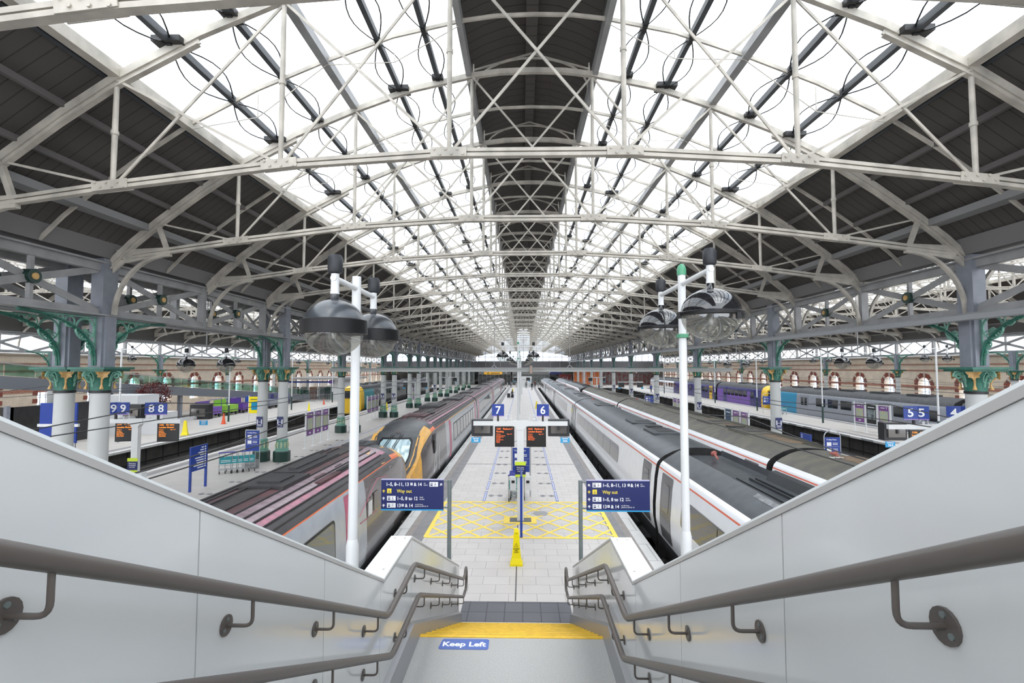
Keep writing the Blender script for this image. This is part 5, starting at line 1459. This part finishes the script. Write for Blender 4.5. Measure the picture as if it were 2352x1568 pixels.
# --- generic multiple-unit coaches for the outer platforms
GP = [(.9, -.8), (1.25, -.7), (1.36, -.2), (1.38, .5), (1.37, 1.0), (1.33, 1.8), (1.24, 2.2), (1.05, 2.5), (.6, 2.72), (0, 2.8)]
NG = len(GP)-1
def unit(par, y0, y1, low, mid, upc, roof, win_m, doors, wins, side, front=None, frontm=None, zone=None):
    mats = [low, mid, upc, roof, UNDER, frontm or mid]
    if zone: mats.append(zone[2])
    def mf(k, y):
        q = k if k < NG else 2*NG-1-k
        if q <= 1: return 4
        if front is not None and abs(y-front) < 1.0: return 5
        if q >= 6: return 3
        if zone and zone[0] < y < zone[1] and q >= 2: return 6
        return 0 if q <= 2 else (1 if q <= 4 else 2)
    def pf(y):
        if front is None: return mirror_prof(GP)
        d = abs(y-front); w_ = 1-.06*max(0, 1-d/1.2); ht = 1-.1*max(0, 1-d/1.2)
        return mirror_prof([(x*w_, -.8+(z+.8)*ht) for x, z in GP])
    ys = sorted(set([y0, y1]+([front+.5*(1 if front == y0 else -1), front+1.0*(1 if front == y0 else -1), front+1.3*(1 if front == y0 else -1)] if front is not None else [])+([zone[0], zone[1]] if zone else [])))
    ys = [y for y in ys if y0 <= y <= y1]
    c = obj('carriage', loft(pf, ys, mf, (5 if front == y0 else 4, 5 if front == y1 else 4)), mats, par, 42); bogies(c, y0, y1)
    for (a, b) in wins: obj('window', MB().box((side*1.30, a, 1.05), (side*1.375, b, 1.85)), win_m, c)
    for (a, b, m) in doors:
        d = obj('door', MB().box((side*1.30, a, -.1), (side*1.39, b, 2.05)), m, c); obj('door_window', MB().box((side*1.385, a+.15, 1.0), (side*1.396, (a+b)/2-.06, 1.8)).box((side*1.385, (a+b)/2+.06, 1.0), (side*1.396, b-.15, 1.8)), win_m, d)
    obj('gangway', MB().box((-.9, y1, -.4), (.9, y1+.4, 2.3)), BLACK, c)
    r_ = MB(); y = y0+3
    while y < y1-4: r_.box((-.6, y, 2.7), (.6, y+2, 2.88)); y += 4.2
    obj('roof_equipment', r_, T_ROF, c)
    return c
def front_face(c, y, s, m, glass=T_DGL, lights=True, x=0, panes=((-.95, .95),)):
    """windscreens and lamps on a flat cab end"""
    for a, b in panes: obj('windscreen', MB().box((a, y, 1.15), (b, y+s*.06, 2.05)), glass, c)
    if lights: obj('headlights', MB().lathe([(.09, 0), (.09, s*.07)], (-.85, y, .45), 10, axis='Y').lathe([(.09, 0), (.09, s*.07)], (.85, y, .45), 10, axis='Y'), SIGNW, c)
RT1 = thing('passenger_train', 'grey and blue train beside the right brick wall', 'train', (31.2, 0, 0))
unit(RT1, 10, 34.8, T_GRY, T_GRY, V_SIL, T_ROF, T_DGL, [(20, 21.4, T_GRY)], [(12+2*i, 13.6+2*i) for i in range(3)]+[(23+2.1*i, 24.7+2.1*i) for i in range(5)], -1)
unit(RT1, 35.4, 60.3, T_GRY, T_GRY, T_GRY, T_ROF, T_DGL, [(41.2, 42.6, T_GRY), (52.8, 54.2, T_GRY)], [(36.6+1.5*i, 37.8+1.5*i) for i in range(3)]+[(44.0+1.95*i, 45.5+1.95*i) for i in range(4)], -1, front=60.3, frontm=T_YEL, zone=(55.0, 59.0, T_BLUE))
RT2 = thing('passenger_train', 'purple railbus with yellow front on the far right track', 'train', (31.2, 0, 0))
c = unit(RT2, 62.0, 77.0, T_PURP, T_PURP, T_NAVY, T_ROF, T_DGL, [(64.8, 66, T_NAVY), (73.5, 74.7, T_NAVY)], [(67+1.3*i, 68.1+1.3*i) for i in range(5)], -1, front=62.0, frontm=T_YEL, zone=(63.0, 66.0, T_NAVY)); front_face(c, 62.0, -1, None)
unit(RT2, 77.6, 92.5, T_NAVY, T_NAVY, T_NAVY, T_ROF, T_DGL, [(79, 80.2, T_YEL), (88.5, 89.7, T_NAVY)], [(81+1.3*i, 82.1+1.3*i) for i in range(5)], -1)
RT3 = thing('passenger_train', 'white diesel train with yellow end, farthest on the right track', 'train', (31.2, 0, 0))
c = unit(RT3, 94.5, 117, T_NAVY, T_NAVY, T_NAVY, T_ROF, T_DGL, [(103, 104.2, P_WHT), (112, 113.2, P_WHT)], [(98+1.6*i, 99.2+1.6*i) for i in range(3)]+[(105+1.6*i, 106.2+1.6*i) for i in range(4)], -1, front=94.5, frontm=T_YEL, zone=(99, 116.9, P_WHT)); front_face(c, 94.5, -1, None)
LT1 = thing('passenger_train', 'grey train with blue cab and yellow-ringed front on the left track', 'train', (-21.3, 0, 0))
c = unit(LT1, 61.5, 85, V_GRY, V_GRY, V_GRY, T_ROF, T_DGL, [(67.2, 68.5, V_GRY), (79, 80.3, V_GRY)], [(70+1.9*i, 71.5+1.9*i) for i in range(4)], 1, front=61.5, frontm=T_YEL, zone=(62.6, 66.5, T_TEAL)); front_face(c, 61.5, -1, None)
unit(LT1, 85.6, 109, V_GRY, V_GRY, V_GRY, T_ROF, T_DGL, [(90, 91.3, V_GRY)], [(93+1.9*i, 94.5+1.9*i) for i in range(7)], 1)

# ================================================================ LEFT CONCOURSE
wb_ = thing('ramp_walkway', 'raised grey walkway with green glass balustrade along the left wall', 'walkway', (-33.5, 0, 0))
b = MB(); ya, yb = 24.0, 74.0
def rz_(y): return 4.41-(y-30.4)*.082
b.prism([(ya, rz_(ya)), (yb, rz_(yb)-.0), (yb, rz_(yb)-.75), (ya, rz_(ya)-.8)], 1.4, 1.7, axis='X')
b.prism([(ya, rz_(ya)), (yb, rz_(yb)), (yb, rz_(yb)-.12), (ya, rz_(ya)-.12)], -1.5, 1.4, axis='X')
obj('walkway_beam', b, mat('walkway_grey', (.16, .17, .19), .5), wb_)
g = MB()
for i in range(25):
    y = ya+2*i; g.prism([(y+.05, rz_(y)+.05), (y+1.95, rz_(y+2)+.05), (y+1.95, rz_(y+2)+.75), (y+.05, rz_(y)+.75)], 1.5, 1.53, axis='X')
obj('balustrade_glass', g, GREENG, wb_)
b = MB().prism([(ya, rz_(ya)+.78), (yb, rz_(yb)+.78), (yb, rz_(yb)+.84), (ya, rz_(ya)+.84)], 1.48, 1.56, axis='X')
obj('top_handrail', b, TROL, wb_)
for y in (26, 38, 46, 54, 62, 68): obj('walkway_leg', MB().box((1.2, y, 0), (1.5, y+.3, rz_(y)-.1)), PIER, wb_)
# dark glazed pavilion below the walkway
pv = thing('dark_pavilion', 'dark glazed kiosk below the walkway at far left', 'kiosk', (-33.6, 29, 0))
obj('pavilion_walls', MB().box((-3.5, 0, 0), (3.2, .2, 2.6)).box((3.0, 0, 0), (3.2, 6, 2.6)), mat('pavilion_dark', (.025, .024, .025), .3, var=.3), pv)
for x in (-3.2, -1.7, .1, 1.6, 3.1): obj('pavilion_post', MB().box((x, -.3, 0), (x+.2, -.08, 2.7)), PIER, pv)
obj('door', MB().box((-1.3, -.06, 0), (-.3, 0, 2.1)), mat('dark_red_door', (.06, .02, .018), .4), pv)
obj('shop_window', MB().box((.4, -.05, .7), (1.5, 0, 2.1)), mat('warm_shop_glass', (.22, .17, .15), .1), pv)
rc = thing('red_counter', 'red and white promotional counter at the left edge', 'counter', (-31.5, 27.6, 0))
obj('counter_body', MB().box((-2.4, -.6, .1), (0, .6, 1.35)), mat('counter_red', (.6, .06, .03), .4), rc); obj('counter_top', MB().box((-2.5, -.7, 1.35), (.1, .7, 1.5)), mat('counter_white', (.65, .65, .7), .3), rc)
bb = thing('blue_information_board', 'blue framed information board behind the outer left column', 'information board', (-24.6, 26.0, 0))
obj('board_panel', MB().box((-1.0, -.04, 1.0), (1.0, .04, 3.1)), ROYAL, bb); obj('board_rail', MB().box((-1.1, -.06, 1.85), (1.1, .06, 2.0)), WHITEP, bb)
for x in (-.95, .9): obj('board_leg', MB().box((x, -.03, 0), (x+.06, .03, 3.1)), TROL, bb)
hb_ = thing('white_hoarding', 'white panelled hoarding box behind the 9 and 8 signs', 'hoarding', (-30.3, 36.6, 0))
obj('hoarding_panel', MB().box((-1.3, 0, 0), (1.6, 2.2, 2.9)), mat('hoarding_white', (.62, .63, .64), .5), hb_); obj('hoarding_panel', MB().box((1.75, .2, 0), (3.4, 1.8, 1.6)), mat('hoarding_white', (.62, .63, .64), .5), hb_)
# red-leaved tree in a planter
tr = thing('red_leaved_tree', 'small tree with dark red leaves in a planter left of centre', 'tree', (-30.4, 40.5, 0))
obj('planter', MB().lathe([(.5, 0), (.62, .7), (.55, .7)], (0, 0, 0), 16), mat('planter_dark', (.03, .03, .03), .5), tr, 40)
tk = MB().tube([(0, 0, .6), (.05, 0, 1.4), (0, .05, 2.2)], [.09, .07, .04], 8)
for i in range(7):
    a = i*.9; tk.tube([(0, 0, 1.5+.1*i), (.35*math.cos(a), .35*math.sin(a), 2.1+.1*i), (.7*math.cos(a), .7*math.sin(a), 2.7+.08*i)], [.04, .025, .01], 5)
obj('trunk', tk, mat('bark', (.07, .045, .03), .9), tr)
lf = MB(); rnd = random.Random(3)
for i in range(2600):
    th, ph, r = rnd.random()*2*PI, math.acos(2*rnd.random()-1), .75+.35*rnd.random()
    p = Vector((r*1.1*math.sin(ph)*math.cos(th), r*1.1*math.sin(ph)*math.sin(th), 2.75+r*.95*math.cos(ph)))*1
    p += Vector((rnd.gauss(0, .1), rnd.gauss(0, .1), rnd.gauss(0, .1)))
    a = Vector((rnd.gauss(0, 1), rnd.gauss(0, 1), rnd.gauss(0, 1))).normalized()*.075; b_ = a.cross(Vector((rnd.random(), rnd.random(), 1))).normalized()*.045
    lf.add([tuple(p-a), tuple(p+b_), tuple(p+a), tuple(p-b_)], [(0, 1, 2, 3)])
obj('foliage', lf, mat('red_leaves', (.13, .012, .012), .6, var=.4, vscale=6), tr)
# colourful luggage carts
cc = [('purple', T_PURP), ('lime green', mat('cart_lime', (.25, .5, .05), .5)), ('violet', mat('cart_violet', (.12, .04, .32), .4)), ('blue', mat('cart_blue', (.02, .1, .42), .4)), ('grey', T_GRY), ('dark blue', T_NAVY)]
for i, (nm_, m_) in enumerate(cc):
    y = 49+2.9*i; x = -31.2+.0*i
    t = thing('baggage_cart', '%s baggage cart in the row along the left walkway, %s from the viewer' % (nm_, ORD[i]), 'cart', (x, y, 0), .05)
    obj('cart_body', MB().box((-.7, -1.1, .35), (.7, 1.1, 1.05)).box((-.7, -1.1, 1.05), (-.62, 1.1, 1.6)), m_, t)
    for a in (-.8, .8):
        for s in (-1, 1): obj('wheel', MB().lathe([(.18, -.05), (.18, .05)], (s*.62, a, .19), 12, axis='X'), RUB, t)
    obj('canopy_frame', MB().tube([(.65, -1.05, 1.0), (.65, -1.05, 1.8), (.65, 1.05, 1.8), (.65, 1.05, 1.0)], .03, 6), mat('cart_frame', (.05, .05, .3), .4), t)
# glass kiosk
ks = thing('glass_kiosk', 'glass-fronted kiosk with flat grey roof at left, beyond the orange cone', 'kiosk', (-32.6, 76, 0))
obj('roof_slab', MB().box((-4.5, -1, 3.1), (5.2, 11, 3.4)), mat('kiosk_roof', (.33, .32, .31), .6), ks)
obj('glass_wall', MB().box((-4, 0, .1), (3.2, .03, 2.7)).box((3.2, 0, .1), (3.23, 9, 2.7)), WGLASS, ks)
for x in (-4, -2.2, -.4, 1.4, 3.2): obj('mullion', MB().box((x-.05, -.05, 0), (x+.05, .08, 3.1)), TROL, ks)
obj('end_wall', MB().box((3.4, 0, 0), (4.8, 4, 3.1)), mat('kiosk_white', (.6, .6, .6), .5), ks)
obj('blue_fascia', MB().box((-4.1, -.1, 2.6), (3.3, 0, 2.85)), ROYAL, ks)
obj('purple_sign', MB().box((2.9, -.2, 2.5), (3.6, -.1, 3.0)), T_PURP, ks)
for i, (x, col) in enumerate(((-3.1, (.1, .02, .02)), (-1.6, (.02, .08, .1)), (-.2, (.3, .1, .03)), (1.2, (.2, .18, .15)), (2.4, (.03, .06, .02)))):
    t = tag(obj('display_shelf', MB().box((-32.6+x-.5, 77.2, 0), (-32.6+x+.5, 77.8, 1.9)).box((-32.6+x-.45, 77.15, .6), (-32.6+x+.45, 77.2, .65)), mat('shelf_%d' % i, col, .6, var=.6, vscale=6)), '%s stocked shelf unit inside the glass kiosk' % ('leftmost', 'second', 'middle', 'fourth', 'rightmost')[i], 'shelf')
ysb = thing('yellow_notice_board', 'yellow notice board in a white frame before the outer left columns', 'notice board', (-24.6, 45.2, 0))
obj('board_panel', MB().cbox((0, 0, 1.55), (.9, .05, 1.5), 0).cbox((.05, -.03, 1.45), (.55, .02, .7), 1).cbox((0, -.03, 2.05), (.6, .02, .06), 2), [YPL, T_BLUE, NAVY], ysb)
obj('frame_post', MB().box((-.5, -.04, 0), (-.44, .04, 2.4)), WHITEP, ysb); obj('frame_post', MB().box((.44, -.04, 0), (.5, .04, 2.4)), WHITEP, ysb)
# barrier fence sections
fb = MB().box((.1, -.2, 0), (.14, .2, .12)).box((1.86, -.2, 0), (1.9, .2, .12))
for z in (.1, 1.05): fb.box((0, -.02, z), (2.0, .02, z+.04))
for i in range(17): fb.box((i*.12, -.01, .1), (i*.12+.015, .01, 1.05))
f0 = None
for i in range(5):
    if f0 is None: f0 = obj('barrier_fence', fb, TROL); o = f0
    else: o = f0.copy(); COL.objects.link(o)
    o.location = (-34.6+2.1*i, 72.0, 0); tag(o, 'grey crowd barrier section before the kiosk, %s from the left' % ('first', 'second', 'third', 'fourth', 'fifth')[i], 'barrier', 'crowd barriers before the kiosk')

# ================================================================ FAR CONCOURSE
def shop(name, label, x0, x1, y, z0, z1, m, cat='shop front', m2=None):
    t = thing(name, label, cat, ((x0+x1)/2, y, 0)); w_ = (x1-x0)/2
    obj('front_panel', MB().box((-w_, 0, z0), (w_, .5, z1)), m, t)
    obj('fascia', MB().box((-w_, -.15, z1-.7), (w_, 0, z1)), m2 or m, t)
    b = MB()
    k = int((x1-x0)/1.2)
    for i in range(k+1): b.box((-w_+i*1.2, -.08, z0), (-w_+i*1.2+.08, 0, z1-.7))
    obj('mullions', b, TROL, t)
    return t
SG = mat('shop_pale', (.5, .52, .5), .4, c2=(.2, .25, .25), vscale=1.2); SR = mat('shop_red', (.45, .05, .04), .5, c2=(.1, .03, .03), vscale=1.5)
SO = mat('shop_orange', (.8, .22, .04), .5, c2=(.45, .1, .02), vscale=3); SD = mat('shop_dark', (.05, .07, .07), .3, c2=(.2, .2, .2), vscale=1.5)
shop('shop_front', 'pale glass shop front at the far end, straight ahead', -3, 8, 146, 0, 3.6, SG, m2=WHITEP)
shop('shop_front', 'orange shop front at the far end right of centre', 14.5, 22.5, 142, 0, 4.4, SO)  # front and fascia mottled between two orange tones
shop('shop_front', 'red shop front at the far end, lower right', 10.5, 14.2, 144, 0, 3.0, SR)
shop('shop_front', 'dark glazed shop front at the far end left of centre', -13, -3.4, 147, 0, 3.6, SD, m2=WHITEP)
shop('shop_front', 'dark teal shop front at the far left end', -30, -14, 146, 0, 4.2, mat('shop_teal', (.05, .12, .12), .3, c2=(.3, .3, .28), vscale=1.0))
shop('shop_front', 'grey and red shop front at the far right end', 23, 38, 146, 0, 3.8, mat('shop_mix', (.35, .36, .36), .4, c2=(.35, .05, .05), vscale=1.1))
t = thing('hanging_sign', 'long yellow hanging sign above the far end left of centre', 'hanging sign', (-7.2, 121.56, 0))
obj('sign_face', MB().box((-2.2, 0, 3.25), (2.2, .2, 3.85)).box((-1.5, -.01, 3.45), (-.9, 0, 3.65), 1).box((-.6, -.01, 3.45), (1.7, 0, 3.62), 1), [mat('hang_yellow', (.85, .45, .03), .5, emit=.25), mat('sign_dark_print', (.05, .05, .06), .5)], t)
for x in (-1.8, 1.8): obj('sign_rod', MB().box((x-.03, .07, 3.85), (x+.03, .13, 9.1)), STEEL, t)
t = thing('hanging_sign', 'dark blue hanging sign above the far end right of centre', 'hanging sign', (8.3, 126.16, 0))
obj('sign_face', MB().box((-1.5, 0, 3.2), (1.5, .2, 3.8)), NAVY, t)
for x in (-1.2, 1.2): obj('sign_rod', MB().box((x-.03, .07, 3.8), (x+.03, .13, 9.1)), STEEL, t)
t = thing('ticket_gates', 'row of grey ticket gates across the platform end', 'ticket gates', (0, PEND+3, 0))
for i in range(10): obj('gate_cabinet', MB().box((-5+1.1*i, -.9, 0), (-4.75+1.1*i, .9, 1.05)), TROL, t)
o = shop('shop_front', 'white kiosk at the end of the central platform', -.2, 2.4, 130, 0, 2.6, WHITEP)

# ================================================================ PEOPLE
def person_mat(nm, top, leg, skin=(.45, .28, .2), hair=(.03, .02, .015), hz=1.62):
    m = bpy.data.materials.new(nm); m.use_nodes = True; nt = m.node_tree; b = nt.nodes['Principled BSDF']; b.inputs['Roughness'].default_value = .8
    t = nt.nodes.new('ShaderNodeTexCoord'); sp = nt.nodes.new('ShaderNodeSeparateXYZ'); r = nt.nodes.new('ShaderNodeValToRGB'); mp = nt.nodes.new('ShaderNodeMath'); mp.operation = 'DIVIDE'; mp.inputs[1].default_value = 2
    nt.links.new(t.outputs['Object'], sp.inputs[0]); nt.links.new(sp.outputs[2], mp.inputs[0]); nt.links.new(mp.outputs[0], r.inputs[0]); nt.links.new(r.outputs[0], b.inputs['Base Color'])
    cr = r.color_ramp; cr.interpolation = 'CONSTANT'; cr.elements[0].position = 0; cr.elements[0].color = (.02, .02, .02, 1)
    cr.elements[1].position = .04; cr.elements[1].color = (*leg, 1)
    for p, c_ in ((.46, top), (.735, skin), (hz/2+.02, hair)): e = cr.elements.new(p); e.color = (*c_, 1)
    return m
def skin_person(label, X, Y, rz, m, pose='walk', sc=1.0, hairc=(.03, .02, .015)):
    t = thing('person', label, 'person', (X, Y, 0), rz)
    V = []; E_ = []; R = []
    def n(p, r, par=None):
        V.append(p); R.append(r); i = len(V)-1
        if par is not None: E_.append((par, i))
        return i
    if pose == 'walk':
        pel = n((0, 0, .95), .14); sp_ = n((0, 0, 1.15), .125, pel); ch = n((0, .01, 1.35), .145, sp_); nk = n((0, 0, 1.5), .055, ch); hd0 = n((0, -.01, 1.58), .075, nk); hd = n((0, -.01, 1.68), .085, hd0)
        n((0, 0, 1.745), .05, hd)
        for s, f in ((-1, 1), (1, -1)):
            hp = n((s*.09, 0, .88), .095, pel); kn = n((s*.1, -f*.10, .5), .06, hp); an = n((s*.1, f*.10-.05, .09), .042, kn); n((s*.11, f*.10-.2, .04), .04, an)
            sh = n((s*.17, 0, 1.42), .06, ch); el = n((s*.22, f*.06+.03, 1.14), .042, sh); wr = n((s*.23, f*.12-.06, .9), .03, el)
            pa = n((s*.23, f*.12-.08, .83), .032, wr)
            for k in range(4): n((s*.23, f*.12-.11+.022*k, .755-.008*(k % 2)), .009, pa)
            n((s*.205, f*.12-.13, .80), .01, pa)
    else:   # seated, bent slightly forward
        pel = n((0, 0, .5), .15); sp_ = n((0, -.03, .7), .125, pel); ch = n((0, -.08, .9), .14, sp_); nk = n((0, -.1, 1.05), .055, ch); hd0 = n((0, -.13, 1.13), .075, nk); hd = n((0, -.14, 1.22), .085, hd0); n((0, -.13, 1.29), .05, hd)
        for s in (-1, 1):
            hp = n((s*.1, -.05, .48), .09, pel); kn = n((s*.13, -.45, .5), .062, hp); an = n((s*.13, -.42, .09), .042, kn); n((s*.14, -.57, .04), .04, an)
            sh = n((s*.17, -.07, .97), .06, ch); el = n((s*.22, -.15, .72), .042, sh); wr = n((s*.12, -.36, .66), .03, el); pa = n((s*.10, -.42, .66), .03, wr)
            for k in range(4): n((s*(.07+.02*k), -.5, .65), .009, pa)
            n((s*.06, -.45, .68), .01, pa)
    me = bpy.data.meshes.new('body'); me.from_pydata([tuple(c_*sc for c_ in p) for p in V], E_, []); me.materials.append(m)
    o = bpy.data.objects.new('body', me); COL.objects.link(o); o.parent = t
    sk_ = o.modifiers.new('skin', 'SKIN')
    for i, r in enumerate(R): me.skin_vertices[0].data[i].radius = (r*sc, r*sc)
    me.skin_vertices[0].data[0].use_root = True
    ss = o.modifiers.new('sub', 'SUBSURF'); ss.levels = 2; ss.render_levels = 2
    hz = (1.69 if pose == 'walk' else 1.235); hy = (.01 if pose == 'walk' else -.11)
    obj('hair', MB().lathe([(.102, -.02), (.108, .03), (.08, .08), (.01, .105)], (0, hy, hz), 14), mat('hair_'+label[:8], hairc, .7), t, 50)
    f = MB(); fy = (-.105 if pose == 'walk' else -.235); fz = hz-.03
    for s in (-1, 1): f.lathe([(.009, -.006), (.009, .006)], (s*.035, fy, fz), 6, axis='Y')
    f.cbox((0, fy, fz-.075), (.05, .01, .012))
    obj('face_features', f, mat('face_dark', (.1, .04, .03), .6), t)
    obj('nose', MB().cbox((0, fy-.01, fz-.035), (.022, .03, .045)), mat('skin_tone', (.45, .28, .2), .7), t)
    return t
pm1 = person_mat('dark_clothes', (.02, .022, .03), (.025, .028, .05))
skin_person('person in dark clothes walking on the right side of the central platform', 2.05, 108.0, 0, pm1)
pm2 = person_mat('blue_staff_clothes', (.03, .06, .25), (.02, .025, .05))
skin_person('person in blue jacket standing on the far right platform', 24.9, 97.0, .4, pm2)
m_sit = person_mat('seated_clothes', (.10, .10, .11), (.02, .02, .03), hz=1.2)
m_sit.node_tree.nodes['Color Ramp'].color_ramp.elements[2].position = .30; m_sit.node_tree.nodes['Color Ramp'].color_ramp.elements[3].position = .53; m_sit.node_tree.nodes['Color Ramp'].color_ramp.elements[4].position = .63
ps = skin_person('person in grey and black crouched beside a dark suitcase on the central platform', -1.7, 82.0, .2, m_sit, pose='sit')
tag(obj('stool', MB().box((-1.9, 81.8, 0), (-1.5, 82.25, .38)), BLACK), 'dark case the crouched traveller sits on', 'case')
sc_ = thing('suitcase', 'black suitcase left of the crouched traveller', 'suitcase', (-2.25, 81.6, 0))
obj('case_body', MB().box((-.26, -.15, .05), (.26, .15, .72)), mat('suitcase_black', (.012, .014, .022), .4), sc_); obj('case_handle', MB().tube([(-.12, 0, .72), (-.12, 0, .95), (.12, 0, .95), (.12, 0, .72)], .012, 6), TROL, sc_)
for x in (-.2, .2): obj('wheel', MB().lathe([(.04, -.02), (.04, .02)], (x, -.1, .04), 8, axis='X'), RUB, sc_)
for i, (x, y, c_) in enumerate(((.9, 118, (.2, .2, .22)), (3.0, 119, (.12, .03, .03)), (-2.8, 119.5, (.15, .17, .2)), (15.5, 101, (.03, .05, .15)))):
    skin_person(['distant person in grey coat at the far end of the central platform', 'distant person in dark red top by the right edge at the far end', 'distant person in pale grey at the left edge of the far end', 'distant person in navy on the right column platform'][i], x, y, .3*i, person_mat('p%d' % i, c_, (.03, .03, .04)))
